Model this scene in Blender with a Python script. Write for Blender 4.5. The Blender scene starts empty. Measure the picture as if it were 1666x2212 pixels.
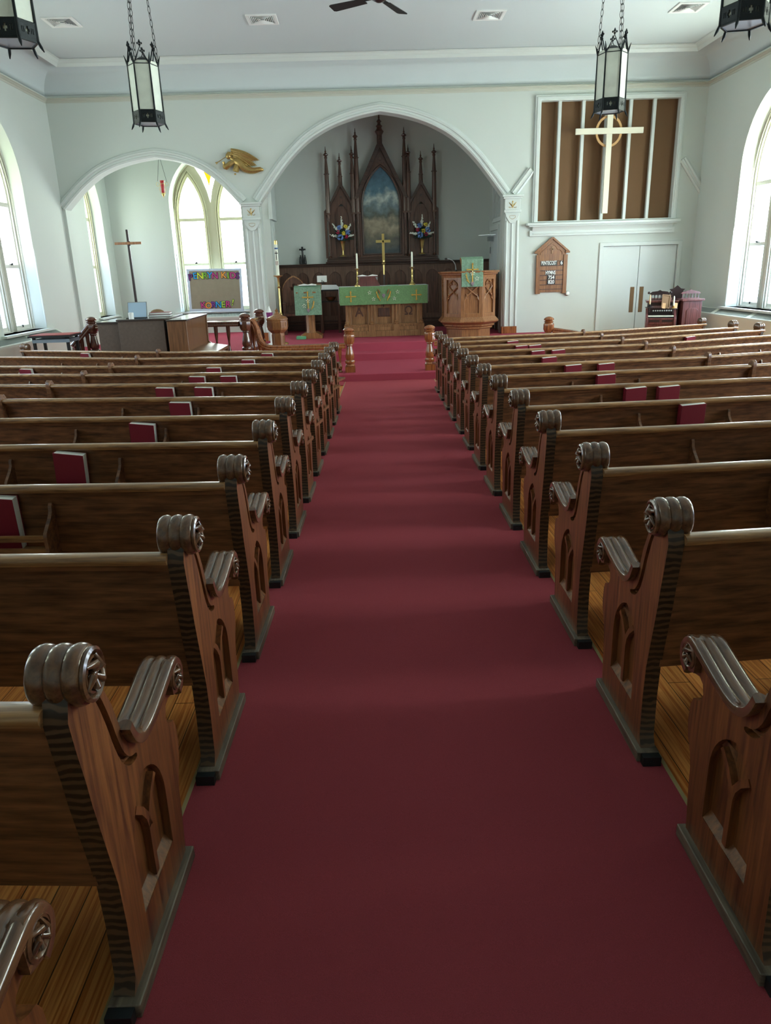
import bpy, math, random
from math import sin, cos, pi, radians, atan2, sqrt, tan
from mathutils import Vector
from mathutils.geometry import tessellate_polygon
random.seed(7)
SC = bpy.context.scene
COL = SC.collection

# ------------------------------------------------------------------ materials
def lin(h):
    h = h.lstrip('#')
    v = [int(h[i:i + 2], 16) / 255 for i in (0, 2, 4)]
    return tuple((c / 12.92 if c <= .04045 else ((c + .055) / 1.055) ** 2.4) for c in v) + (1,)

def base_mat(name):
    m = bpy.data.materials.new(name); m.use_nodes = True
    nt = m.node_tree; b = nt.nodes['Principled BSDF']
    return m, nt, b

def plain(name, col, rough=.5, metal=0, bump=0, bscale=60, var=0, coat=0, spec=.5, stretch=(1, 1, 1)):
    m, nt, b = base_mat(name)
    c = lin(col)
    b.inputs['Base Color'].default_value = c
    b.inputs['Roughness'].default_value = rough
    b.inputs['Metallic'].default_value = metal
    b.inputs['Specular IOR Level'].default_value = spec
    if coat: b.inputs['Coat Weight'].default_value = coat; b.inputs['Coat Roughness'].default_value = .12
    if bump or var:
        tc = nt.nodes.new('ShaderNodeTexCoord'); mp = nt.nodes.new('ShaderNodeMapping')
        mp.inputs['Scale'].default_value = stretch
        nt.links.new(tc.outputs['Object'], mp.inputs['Vector'])
        n = nt.nodes.new('ShaderNodeTexNoise'); n.inputs['Scale'].default_value = bscale; n.inputs['Detail'].default_value = 4
        nt.links.new(mp.outputs[0], n.inputs['Vector'])
        if bump:
            bp = nt.nodes.new('ShaderNodeBump'); bp.inputs['Strength'].default_value = bump; bp.inputs['Distance'].default_value = .004
            nt.links.new(n.outputs[0], bp.inputs['Height']); nt.links.new(bp.outputs[0], b.inputs['Normal'])
        if var:
            r = nt.nodes.new('ShaderNodeValToRGB')
            r.color_ramp.elements[0].position = .3; r.color_ramp.elements[1].position = .7
            r.color_ramp.elements[0].color = tuple(x * (1 - var) for x in c[:3]) + (1,)
            r.color_ramp.elements[1].color = tuple(min(1, x * (1 + var)) for x in c[:3]) + (1,)
            nt.links.new(n.outputs[0], r.inputs[0]); nt.links.new(r.outputs[0], b.inputs['Base Color'])
    return m

def wood(name, dark, light, axis='x', rough=.35, scale=1.0, coat=.3, fleck=.5, bump=.25):
    """streaky grain running along one axis, with a little ray fleck"""
    m, nt, b = base_mat(name)
    N, L = nt.nodes, nt.links
    tc = N.new('ShaderNodeTexCoord'); oi = N.new('ShaderNodeObjectInfo')
    add = N.new('ShaderNodeVectorMath'); add.operation = 'ADD'
    mul = N.new('ShaderNodeVectorMath'); mul.operation = 'SCALE'; mul.inputs['Scale'].default_value = 13.
    cmb = N.new('ShaderNodeCombineXYZ')
    for i in range(3): L.new(oi.outputs['Random'], cmb.inputs[i])
    L.new(cmb.outputs[0], mul.inputs[0]); L.new(tc.outputs['Object'], add.inputs[0]); L.new(mul.outputs[0], add.inputs[1])
    mp = N.new('ShaderNodeMapping'); s = {'x': (1.6, 38, 38), 'y': (38, 1.6, 38), 'z': (38, 38, 1.6)}[axis]
    mp.inputs['Scale'].default_value = tuple(v * scale for v in s); L.new(add.outputs[0], mp.inputs['Vector'])
    n1 = N.new('ShaderNodeTexNoise'); n1.inputs['Scale'].default_value = 1.6; n1.inputs['Detail'].default_value = 7; n1.inputs['Roughness'].default_value = .62
    n1.inputs['Distortion'].default_value = .35
    L.new(mp.outputs[0], n1.inputs['Vector'])
    mp2 = N.new('ShaderNodeMapping'); s2 = {'x': (12, 60, 60), 'y': (60, 12, 60), 'z': (60, 60, 12)}[axis]
    mp2.inputs['Scale'].default_value = tuple(v * scale for v in s2); mp2.inputs['Rotation'].default_value = (.25, .2, .3)
    L.new(add.outputs[0], mp2.inputs['Vector'])
    n2 = N.new('ShaderNodeTexNoise'); n2.inputs['Scale'].default_value = .8; n2.inputs['Detail'].default_value = 3
    L.new(mp2.outputs[0], n2.inputs['Vector'])
    mx = N.new('ShaderNodeMix'); mx.data_type = 'FLOAT'; mx.inputs[0].default_value = fleck * .6
    L.new(n1.outputs[0], mx.inputs[2]); L.new(n2.outputs[0], mx.inputs[3])
    r = N.new('ShaderNodeValToRGB'); r.color_ramp.elements[0].position = .36; r.color_ramp.elements[1].position = .64
    r.color_ramp.elements[0].color = lin(dark); r.color_ramp.elements[1].color = lin(light)
    L.new(mx.outputs[0], r.inputs[0]); L.new(r.outputs[0], b.inputs['Base Color'])
    b.inputs['Roughness'].default_value = rough
    b.inputs['Coat Weight'].default_value = coat; b.inputs['Coat Roughness'].default_value = .12
    bp = N.new('ShaderNodeBump'); bp.inputs['Strength'].default_value = bump; bp.inputs['Distance'].default_value = .002
    L.new(mx.outputs[0], bp.inputs['Height']); L.new(bp.outputs[0], b.inputs['Normal'])
    return m

def zebra(name, dark, light):
    """end grain bands on the rear edge of the pew ends"""
    m, nt, b = base_mat(name); N, L = nt.nodes, nt.links
    tc = N.new('ShaderNodeTexCoord'); w = N.new('ShaderNodeTexWave')
    w.bands_direction = 'Z'; w.inputs['Scale'].default_value = 15; w.inputs['Distortion'].default_value = 4.5
    w.inputs['Detail'].default_value = 2; w.inputs['Detail Scale'].default_value = 1.2
    r = N.new('ShaderNodeValToRGB'); r.color_ramp.elements[0].color = lin(dark); r.color_ramp.elements[1].color = lin(light)
    r.color_ramp.elements[0].position = .35; r.color_ramp.elements[1].position = .75
    L.new(tc.outputs['Object'], w.inputs['Vector']); L.new(w.outputs[0], r.inputs[0]); L.new(r.outputs[0], b.inputs['Base Color'])
    b.inputs['Roughness'].default_value = .4
    return m

def planks(name, dark, light, width=.085):
    """narrow pine boards running along y"""
    m, nt, b = base_mat(name); N, L = nt.nodes, nt.links
    tc = N.new('ShaderNodeTexCoord')
    mp = N.new('ShaderNodeMapping'); mp.inputs['Rotation'].default_value = (0, 0, pi / 2)
    L.new(tc.outputs['Object'], mp.inputs['Vector'])
    br = N.new('ShaderNodeTexBrick'); br.offset = .37; br.inputs['Scale'].default_value = 1
    br.inputs['Brick Width'].default_value = 2.4; br.inputs['Row Height'].default_value = width
    br.inputs['Mortar Size'].default_value = .0018; br.inputs['Mortar Smooth'].default_value = .1
    br.inputs['Color1'].default_value = (.75, .75, .75, 1); br.inputs['Color2'].default_value = (1.1, 1.1, 1.1, 1)
    br.inputs['Mortar'].default_value = (.12, .1, .08, 1)
    L.new(mp.outputs[0], br.inputs['Vector'])
    mp2 = N.new('ShaderNodeMapping'); mp2.inputs['Scale'].default_value = (55, 1.1, 1); L.new(tc.outputs['Object'], mp2.inputs['Vector'])
    n = N.new('ShaderNodeTexNoise'); n.inputs['Scale'].default_value = 2.2; n.inputs['Detail'].default_value = 6; n.inputs['Distortion'].default_value = .5
    L.new(mp2.outputs[0], n.inputs['Vector'])
    r = N.new('ShaderNodeValToRGB'); r.color_ramp.elements[0].position = .38; r.color_ramp.elements[1].position = .6
    r.color_ramp.elements[0].color = lin(dark); r.color_ramp.elements[1].color = lin(light)
    L.new(n.outputs[0], r.inputs[0])
    mx = N.new('ShaderNodeMix'); mx.data_type = 'RGBA'; mx.blend_type = 'MULTIPLY'; mx.inputs[0].default_value = 1
    L.new(r.outputs[0], mx.inputs[6]); L.new(br.outputs['Color'], mx.inputs[7]); L.new(mx.outputs[2], b.inputs['Base Color'])
    b.inputs['Roughness'].default_value = .33
    bp = N.new('ShaderNodeBump'); bp.inputs['Strength'].default_value = .3; bp.inputs['Distance'].default_value = .002
    L.new(br.outputs['Fac'], bp.inputs['Height']); bp.invert = True; L.new(bp.outputs[0], b.inputs['Normal'])
    return m

def emis(name, col, strength, col2=None, scale=30, noise=.12):
    m = bpy.data.materials.new(name); m.use_nodes = True; nt = m.node_tree; nt.nodes.clear()
    o = nt.nodes.new('ShaderNodeOutputMaterial'); e = nt.nodes.new('ShaderNodeEmission')
    e.inputs['Strength'].default_value = strength; e.inputs['Color'].default_value = lin(col)
    if col2:
        tc = nt.nodes.new('ShaderNodeTexCoord'); n = nt.nodes.new('ShaderNodeTexNoise'); n.inputs['Scale'].default_value = scale
        r = nt.nodes.new('ShaderNodeValToRGB'); r.color_ramp.elements[0].color = lin(col); r.color_ramp.elements[1].color = lin(col2)
        r.color_ramp.elements[0].position = .5 - noise; r.color_ramp.elements[1].position = .5 + noise
        nt.links.new(tc.outputs['Object'], n.inputs['Vector']); nt.links.new(n.outputs[0], r.inputs[0]); nt.links.new(r.outputs[0], e.inputs['Color'])
    nt.links.new(e.outputs[0], o.inputs[0])
    return m

M = {}
M['wall'] = plain('wall_paint', '#CAD2CC', .75, bump=.15, bscale=90)
M['ceil'] = plain('ceiling_paint', '#CAD4D5', .85, bump=.1, bscale=70)
M['trim'] = plain('white_trim_paint', '#D0D8D4', .4)
M['trimedge'] = plain('cream_trim_paint', '#BFC1B4', .45)
M['win'] = plain('window_frame_paint', '#D2D0B4', .4)
M['winside'] = plain('white_window_frame_paint', '#DCDCD2', .4)
M['panel'] = wood('oak_panel', '#4A2916', '#8A562E', 'z', rough=.38, fleck=.35)
M['oakx'] = wood('oak_back', '#452B1D', '#8E6140', 'x', rough=.36, fleck=.6, scale=.9)
M['rail'] = wood('oak_rail', '#6A482E', '#B48858', 'x', rough=.3, fleck=.3, coat=.5)
M['scroll'] = wood('oak_scroll', '#4C3222', '#6E4C32', 'y', rough=.26, fleck=.0, coat=.6, scale=.8, bump=.0)
M['zebra'] = zebra('oak_edge', '#2A1E16', '#5A4430')
M['strip'] = wood('oak_foot', '#4A4136', '#7E7465', 'y', rough=.5, coat=.2)
M['iron'] = plain('black_iron', '#23282B', .45, .6, bump=.4, bscale=120)
M['block'] = plain('foot_block', '#23282B', .4, .2)
M['pine'] = planks('pine_floor', '#CC7434', '#F8AE62')
M['carpet'] = plain('red_carpet', '#AA4C56', .95, bump=1.0, bscale=700, var=.2, spec=.1)
M['carpetp'] = plain('platform_carpet', '#A8485A', .95, bump=.8, bscale=400, var=.12, spec=.1)
M['binding'] = plain('carpet_binding', '#B5A77A', .45, .3)
M['dark'] = wood('walnut_dark', '#38231A', '#684636', 'z', rough=.45, fleck=.2)
M['darkx'] = wood('walnut_rail', '#2B1B14', '#4E3327', 'x', rough=.4, fleck=.2)
M['wains'] = wood('wainscot_wood', '#4A352A', '#755746', 'z', rough=.5, fleck=.2, coat=.1)
M['oakm'] = wood('oak_medium', '#6E452A', '#A87448', 'z', rough=.35, fleck=.3)
M['oakm2'] = wood('oak_altar', '#6B4A2F', '#A87C52', 'z', rough=.4, fleck=.3)
M['post'] = wood('oak_post', '#6B3A20', '#A8683C', 'z', rough=.2, fleck=.2, coat=.7)
M['postd'] = wood('walnut_post', '#3F221A', '#6B4030', 'z', rough=.2, fleck=.2, coat=.7)
M['brass'] = plain('brass', '#D8C07C', .28, 1)
M['gold'] = plain('antique_gold', '#B59A60', .33, .8, bump=.5, bscale=90, var=.25)
M['green'] = plain('green_damask', '#69905F', .7, bump=.3, bscale=35, var=.18)
M['green2'] = plain('green_damask_pulpit', '#769880', .7, bump=.3, bscale=35, var=.22)
M['goldthread'] = plain('gold_thread', '#D2A948', .5)
M['whitethread'] = plain('white_thread', '#E8ECD8', .6)
M['brownthread'] = plain('brown_thread', '#8A5A30', .6)
M['grape'] = plain('grape_thread', '#8E7F8A', .6)
M['linen'] = plain('white_linen', '#DDE6E8', .8)
M['red'] = plain('hymnal_cover', '#841A30', .5, bump=.3, bscale=300)
M['page'] = plain('page_white', '#EEF2EE', .8)
M['picdark'] = plain('brown_grille_cloth', '#6E5238', .9, bump=.5, bscale=260, var=.12)
M['cream'] = plain('cream_cross_paint', '#E3E0CC', .5)
M['ring'] = plain('blond_wood_ring', '#C39A66', .45)
M['white'] = plain('white_paint', '#E6E8E6', .5)
M['black'] = plain('black_plastic', '#15171A', .4)
M['grey'] = plain('grey_slats', '#8B9496', .6)
M['steel'] = plain('brushed_steel', '#9AA0A2', .3, .9)
M['candle'] = plain('candle_wax', '#E8EEDD', .5)
M['candley'] = plain('yellow_wax', '#E8CC96', .5)
M['redglass'] = plain('red_glass', '#C01018', .1, spec=.8)
M['kraft'] = plain('kraft_paper', '#958D7A', .8, bump=.5, bscale=9, var=.05)
M['dots'] = plain('speckled_border', '#C6D4E6', .7, bscale=170, var=.25)
M['organ'] = plain('organ_case', '#5E5048', .55, var=.12, bscale=25)
M['organd'] = plain('organ_dark', '#1E1C1C', .6)
M['piano'] = wood('piano_walnut', '#5A3C28', '#80593C', 'z', rough=.35, fleck=.1)
M['organtop'] = plain('polished_top', '#3B3230', .18, coat=.5)
M['maroon'] = wood('rosewood', '#4A2A2A', '#7A4A46', 'z', rough=.3, fleck=.1)
M['maroond'] = plain('rosewood_dark', '#2A1C1C', .4)
M['radi'] = plain('radiator_paint', '#D5DCD2', .45)
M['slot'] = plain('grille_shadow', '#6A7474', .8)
M['redtop'] = plain('red_table_cover', '#9A3630', .7)
M['lglass'] = plain('lantern_glass', '#E2E8DA', .35, var=.12, bscale=6)
M['lglassb'] = plain('lantern_bottom_glass', '#C9DCE8', .3)
M['tan'] = plain('tan_fabric', '#7A5E40', .8)
M['foliage'] = plain('dark_foliage', '#1E3A30', .6, var=.3, bscale=40)
M['fwhite'] = plain('petal_white', '#E6ECE0', .7)
M['fblue'] = plain('petal_blue', '#6F93D0', .7, var=.25, bscale=60)
M['fyellow'] = plain('petal_yellow', '#E3D24A', .7)
M['fred'] = plain('petal_crimson', '#A82248', .7)
M['greenbook'] = plain('green_kneeler', '#5FA378', .6)
M['purple'] = plain('violet_cup', '#7A2F6A', .5, var=.4, bscale=60)
M['stain'] = emis('pane_yellow', '#FFD92A', .45)
PANES = {}
for key, kk in (('left', .5), ('right', 1.75), ('back', 1.0)):
    PANES[key] = {'middle': emis('pane_white', '#F6FCFA', 7.0 * kk, '#E8F9FF', 14), 'lower': emis('pane_lower_frosted', '#A8D0FF', 4.6 * kk, '#E8F6FF', 5, .2),
                  'upper': emis('pane_upper_green', '#F2FFD6', 6.5 * kk, '#EEFFE6', 6), 'spandrel': emis('pane_spandrel', '#F4FFF2', 6.0 * kk)}

# ------------------------------------------------------------------ mesh building
class MB:
    def __init__(s): s.V = []; s.F = []
    def add(s, v, f):
        o = len(s.V); s.V += [tuple(p) for p in v]; s.F += [tuple(i + o for i in q) for q in f]; return s
    def box(s, a, b):
        x0, x1 = sorted((a[0], b[0])); y0, y1 = sorted((a[1], b[1])); z0, z1 = sorted((a[2], b[2]))
        v = [(x0, y0, z0), (x1, y0, z0), (x1, y1, z0), (x0, y1, z0), (x0, y0, z1), (x1, y0, z1), (x1, y1, z1), (x0, y1, z1)]
        return s.add(v, [(0, 3, 2, 1), (4, 5, 6, 7), (0, 1, 5, 4), (1, 2, 6, 5), (2, 3, 7, 6), (3, 0, 4, 7)])
    def bar(s, p, q, w, h, up=(0, 0, 1)):
        p = Vector(p); q = Vector(q); d = (q - p).normalized(); up = Vector(up)
        sd = d.cross(up)
        if sd.length < 1e-4: sd = d.cross(Vector((1, 0, 0)))
        sd.normalize(); u = sd.cross(d)
        v = []
        for c in (p, q):
            for a, b in ((-1, -1), (1, -1), (1, 1), (-1, 1)): v.append(c + sd * a * w / 2 + u * b * h / 2)
        return s.add(v, [(0, 3, 2, 1), (4, 5, 6, 7), (0, 1, 5, 4), (1, 2, 6, 5), (2, 3, 7, 6), (3, 0, 4, 7)])
    def lathe(s, prof, c=(0, 0, 0), axis='z', seg=20, ph=0):
        v = []; f = []; n = len(prof)
        for (r, h) in prof:
            for k in range(seg):
                a = ph + 2 * pi * k / seg; p, q = r * cos(a), r * sin(a)
                v.append({'z': (c[0] + p, c[1] + q, c[2] + h), 'x': (c[0] + h, c[1] + p, c[2] + q), 'y': (c[0] + q, c[1] + h, c[2] + p)}[axis])
        for i in range(n - 1):
            for k in range(seg):
                k2 = (k + 1) % seg
                f.append((i * seg + k, i * seg + k2, (i + 1) * seg + k2, (i + 1) * seg + k))
        f.append(tuple(range(seg))[::-1]); f.append(tuple((n - 1) * seg + k for k in range(seg)))
        return s.add(v, f)
    def tube(s, pts, r, seg=8, closed=False):
        P = [Vector(p) for p in pts]; n = len(P); v = []; f = []
        up = None
        for i in range(n):
            if closed: t = P[(i + 1) % n] - P[i - 1]
            else: t = P[min(i + 1, n - 1)] - P[max(i - 1, 0)]
            t.normalize()
            if up is None:
                up = Vector((0, 0, 1)) if abs(t.z) < .9 else Vector((1, 0, 0))
            sd = t.cross(up)
            if sd.length < 1e-5: sd = t.cross(Vector((0, 1, 0)))
            sd.normalize(); up = sd.cross(t).normalized()
            rr = r[i] if isinstance(r, (list, tuple)) else r
            for k in range(seg):
                a = 2 * pi * k / seg; v.append(P[i] + sd * cos(a) * rr + up * sin(a) * rr)
        m = n if closed else n - 1
        for i in range(m):
            j = (i + 1) % n
            for k in range(seg):
                k2 = (k + 1) % seg; f.append((i * seg + k, i * seg + k2, j * seg + k2, j * seg + k))
        if not closed: f.append(tuple(range(seg))[::-1]); f.append(tuple((n - 1) * seg + k for k in range(seg)))
        return s.add(v, f)
    def ball(s, c, r, seg=10, rings=6):
        r = (r, r, r) if not isinstance(r, (tuple, list)) else r
        v = [(c[0], c[1], c[2] - r[2])]; f = []
        for i in range(1, rings):
            t = pi * i / rings - pi / 2
            for k in range(seg):
                a = 2 * pi * k / seg; v.append((c[0] + r[0] * cos(t) * cos(a), c[1] + r[1] * cos(t) * sin(a), c[2] + r[2] * sin(t)))
        v.append((c[0], c[1], c[2] + r[2])); last = len(v) - 1
        for k in range(seg): f.append((0, 1 + (k + 1) % seg, 1 + k))
        for i in range(rings - 2):
            for k in range(seg):
                a = 1 + i * seg + k; b = 1 + i * seg + (k + 1) % seg; f.append((a, b, b + seg, a + seg))
        for k in range(seg): f.append((last, last - seg + k, last - seg + (k + 1) % seg))
        return s.add(v, f)
    def prism(s, poly, a, b, plane='xz', holes=()):
        """polygon (with holes) in a plane, extruded from a to b along the third axis"""
        mp = {'xz': lambda p, h: (p[0], h, p[1]), 'yz': lambda p, h: (h, p[0], p[1]), 'xy': lambda p, h: (p[0], p[1], h)}[plane]
        loops = [list(poly)] + [list(h) for h in holes]
        flat = [p for l in loops for p in l]; n = len(flat)
        tris = tessellate_polygon([[Vector((p[0], p[1], 0)) for p in l] for l in loops])
        v = [mp(p, a) for p in flat] + [mp(p, b) for p in flat]; f = []
        for t in tris:
            A, B, C = (Vector((flat[i][0], flat[i][1])) for i in t)
            cr = (B - A).cross(C - A)
            if abs(cr) < 1e-12: continue
            t = tuple(t) if cr > 0 else tuple(t)[::-1]
            f.append(t); f.append(tuple(i + n for i in t)[::-1])
        o = 0
        for l in loops:
            k = len(l)
            for i in range(k):
                j = (i + 1) % k; f.append((o + i, o + j, o + j + n, o + i + n))
            o += k
        s.needfix = True
        return s.add(v, f)
    def sweep(s, pts, nrm, B, prof, closed=False):
        v = []; f = []; n = len(pts); k = len(prof); B = Vector(B)
        for p, q in zip(pts, nrm):
            for (a, b) in prof: v.append(Vector(p) + Vector(q) * a + B * b)
        for i in range(n - (0 if closed else 1)):
            i2 = (i + 1) % n
            for j in range(k):
                j2 = (j + 1) % k; f.append((i * k + j, i * k + j2, i2 * k + j2, i2 * k + j))
        if not closed: f.append(tuple(range(k))[::-1]); f.append(tuple((n - 1) * k + j for j in range(k)))
        s.needfix = True
        return s.add(v, f)
    def move(s, dx=0, dy=0, dz=0, rz=0, i0=0):
        c, n = cos(rz), sin(rz)
        for i in range(i0, len(s.V)):
            x, y, z = s.V[i]; s.V[i] = (x * c - y * n + dx, x * n + y * c + dy, z + dz)
        return s
    def mirrored(s):
        m = MB(); m.V = [(-x, y, z) for x, y, z in s.V]; m.F = [f[::-1] for f in s.F]; m.needfix = True; return m

def mesh(name, mb, mat, mat2=None, sel=None, angle=38):
    me = bpy.data.meshes.new(name); me.from_pydata([tuple(v) for v in mb.V], [], mb.F); me.validate(verbose=False)
    mats = mat if isinstance(mat, (list, tuple)) else [mat]
    for m in mats: me.materials.append(m)
    import bmesh
    bm = bmesh.new(); bm.from_mesh(me)
    bmesh.ops.recalc_face_normals(bm, faces=bm.faces[:]); bm.to_mesh(me); bm.free()
    me.polygons.foreach_set('use_smooth', [True] * len(me.polygons))
    me.set_sharp_from_angle(angle=radians(angle))
    if sel:
        for p in me.polygons: p.material_index = sel(p)
    me.update()
    return me

def obj(name, mb, mat, parent=None, loc=(0, 0, 0), rot=0, sel=None, bevel=0, angle=38):
    me = mb if isinstance(mb, bpy.types.Mesh) else mesh(name, mb, mat, sel=sel, angle=angle)
    o = bpy.data.objects.new(name, me); COL.objects.link(o)
    o.location = loc; o.rotation_euler = (0, 0, rot) if not isinstance(rot, (tuple, list)) else rot
    if parent: o.parent = parent
    if bevel:
        b = o.modifiers.new('soft_edges', 'BEVEL'); b.width = bevel; b.segments = 2; b.limit_method = 'ANGLE'; b.angle_limit = radians(50)
    return o

def tag(o, label, cat, group=None):
    o['label'] = label; o['category'] = cat
    if group: o['group'] = group
    return o

def thing(name, label, cat, loc=(0, 0, 0), rotz=0, group=None):
    o = bpy.data.objects.new(name, None); COL.objects.link(o); o.empty_display_size = .1
    o.location = loc; o.rotation_euler = (0, 0, rotz)
    return tag(o, label, cat, group)

def struct(name, mb, mat, parent=None, **k):
    o = obj(name, mb, mat, parent, **k)
    if not parent: o['kind'] = 'structure'
    return o

def copy_tree(o, parent=None):
    c = o.copy(); COL.objects.link(c)
    if parent: c.parent = parent
    for ch in list(o.children): copy_tree(ch, c)
    return c

def text_mesh(txt, size, depth=.003, off=0):
    cu = bpy.data.curves.new('lettering', 'FONT'); cu.body = txt; cu.size = size; cu.extrude = depth; cu.offset = off
    cu.align_x = 'CENTER'; cu.align_y = 'CENTER'; cu.resolution_u = 3
    o = bpy.data.objects.new('lettering', cu); COL.objects.link(o)
    dg = bpy.context.evaluated_depsgraph_get(); dg.update()
    me = bpy.data.meshes.new_from_object(o.evaluated_get(dg)); bpy.data.objects.remove(o); bpy.data.curves.remove(cu)
    return me

def text(name, txt, size, mat, parent, loc, depth=.003, off=0, rot=(pi / 2, 0, 0), sx=1):
    me = text_mesh(txt, size, depth, off); me.materials.clear(); me.materials.append(mat)
    o = bpy.data.objects.new(name, me); COL.objects.link(o); o.location = loc; o.rotation_euler = rot
    o.scale = (sx, 1, 1)
    if parent: o.parent = parent
    return o

def arch(c, half, z0, zs, za, n=10):
    """pointed arch outline, counter-clockwise from lower left: bottom z0, spring zs, apex za"""
    H = za - zs; R = (half * half + H * H) / (2 * half); xc = half - R
    a1 = atan2(H, -xc) if R > 0 else pi / 2
    pts = [(c - half, z0), (c + half, z0)]
    for i in range(n + 1):
        t = a1 * i / n; pts.append((c + xc + R * cos(t), zs + R * sin(t)))
    for i in range(n - 1, -1, -1):
        t = a1 * i / n; pts.append((c - xc - R * cos(t), zs + R * sin(t)))
    return pts

def catmull(pts, n=6):
    out = []
    P = [pts[0]] + list(pts) + [pts[-1]]
    for i in range(1, len(P) - 2):
        for k in range(n):
            t = k / n
            out.append(tuple(.5 * ((2 * P[i][d]) + (-P[i - 1][d] + P[i + 1][d]) * t + (2 * P[i - 1][d] - 5 * P[i][d] + 4 * P[i + 1][d] - P[i + 2][d]) * t * t + (-P[i - 1][d] + 3 * P[i][d] - 3 * P[i + 1][d] + P[i + 2][d]) * t ** 3) for d in range(len(pts[0]))))
    out.append(tuple(pts[-1]))
    return out

# ------------------------------------------------------------------ layout
SL = .0256                       # fall of the nave floor towards the steps
def fz(y): return -SL * y
SK = .0229                       # aisle runs a touch off the long walls
XL, XR = -5.86, 6.79
YF = 15.7                        # wall with the arches
YC = 18.2                        # rear wall of the chancel
YB = 18.55                       # rear wall of the side chapel
ZC = 5.19                        # ceiling
PZ = .098                        # platform
Z1, Z2 = -.183, -.053            # steps
YS1, YS2, YS3 = 12.2, 14.07, 14.57
YR = -2.6                        # rear of the church

# ------------------------------------------------------------------ the room
def build_room():
    b = MB()
    b.add([(XL, YR, fz(YR)), (XR, YR, fz(YR)), (XR, YS1 + .3, fz(YS1 + .3)), (XL, YS1 + .3, fz(YS1 + .3)),
           (XL, YR, fz(YR) - .1), (XR, YR, fz(YR) - .1), (XR, YS1 + .3, fz(YS1 + .3) - .1), (XL, YS1 + .3, fz(YS1 + .3) - .1)],
          [(0, 1, 2, 3), (7, 6, 5, 4), (0, 4, 5, 1), (1, 5, 6, 2), (2, 6, 7, 3), (3, 7, 4, 0)])
    struct('floor', b, M['pine'])
    b = MB(); b.box((3.9, YS1 + .25, fz(YS1 + .3) - .1), (XR, YF + .1, fz(YS1 + .3)))
    struct('floor', b, M['pine'])
    # chancel steps and platform, one carpeted block
    b = MB()
    b.box((-1.95, YS1, -.5), (3.9, YS2 + .05, Z1)); b.box((-1.95, YS2, -.5), (3.9, YS3 + .05, Z2)); b.box((-1.95, YS3, -.5), (3.9, YF + .02, PZ))
    b.box((XL, YS1 + .05, -.5), (-1.95, YB, PZ)); b.box((-1.95, YF, -.5), (3.05, YC + .05, PZ))
    struct('floor_platform', b, M['carpetp'], bevel=.012)
    q = MB()
    for xa, xb in ((-1.94, -.36), (1.11, 3.9)): q.box((xa, 11.75, 0), (xb, YS1, .012))
    q.V = [(x, y, z + fz(y)) for x, y, z in q.V]; struct('floor_carpet', q, M['carpet'])
    # ceiling
    b = MB(); b.box((XL - .4, YR - .2, ZC), (XR + .4, YB + .4, ZC + .15)); struct('ceiling', b, M['ceil'])
    # cove all round the nave
    n = 8; d = .5; v = []; f = []
    for i in range(n + 1):
        t = pi / 2 * i / n; o = d * (1 - cos(t)); z = 4.72 + (ZC - 4.72) * sin(t)
        for x, y in ((XL + o, YF - o), (XR - o, YF - o), (XR - o, YR + o), (XL + o, YR + o)): v.append((x, y, z))
    for i in range(n):
        for k in range(4): f.append((i * 4 + k, i * 4 + (k + 1) % 4, i * 4 + 4 + (k + 1) % 4, i * 4 + 4 + k))
    b = MB().add(v, f)
    me = bpy.data.meshes.new('ceiling_cove'); me.from_pydata(b.V, [], b.F); me.materials.append(M['ceil'])
    me.polygons.foreach_set('use_smooth', [True] * len(me.polygons)); me.set_sharp_from_angle(angle=radians(40))
    o = bpy.data.objects.new('ceiling_cove', me); COL.objects.link(o); o['kind'] = 'structure'
    s = o.modifiers.new('thickness', 'SOLIDIFY'); s.thickness = .02; s.offset = 0
    # mouldings: picture rail and ceiling cornice
    def ring(name, inset, z, prof, mat):
        b = MB(); q = [(XL + inset, YF - inset), (XR - inset, YF - inset), (XR - inset, YR + inset), (XL + inset, YR + inset)]
        nr = [(1, -1), (-1, -1), (-1, 1), (1, 1)]
        b.sweep([(x, y, z) for x, y in q], [(a, c, 0) for a, c in nr], (0, 0, 1), prof, closed=True)
        struct(name, b, mat, angle=25)
    ring('trim_1', 0, 4.65, [(-.01, -.05), (.006, -.05), (.01, -.02), (.025, -.012), (.04, .005), (.06, .012), (.06, .026), (.04, .034), (-.01, .036)], M['trimedge'])
    ring('trim_2', .5, 5.19, [(-.02, -.11), (.0, -.085), (.012, -.06), (.04, -.04), (.055, -.02), (.09, -.005), (-.02, -.003)], M['trim'])

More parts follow.
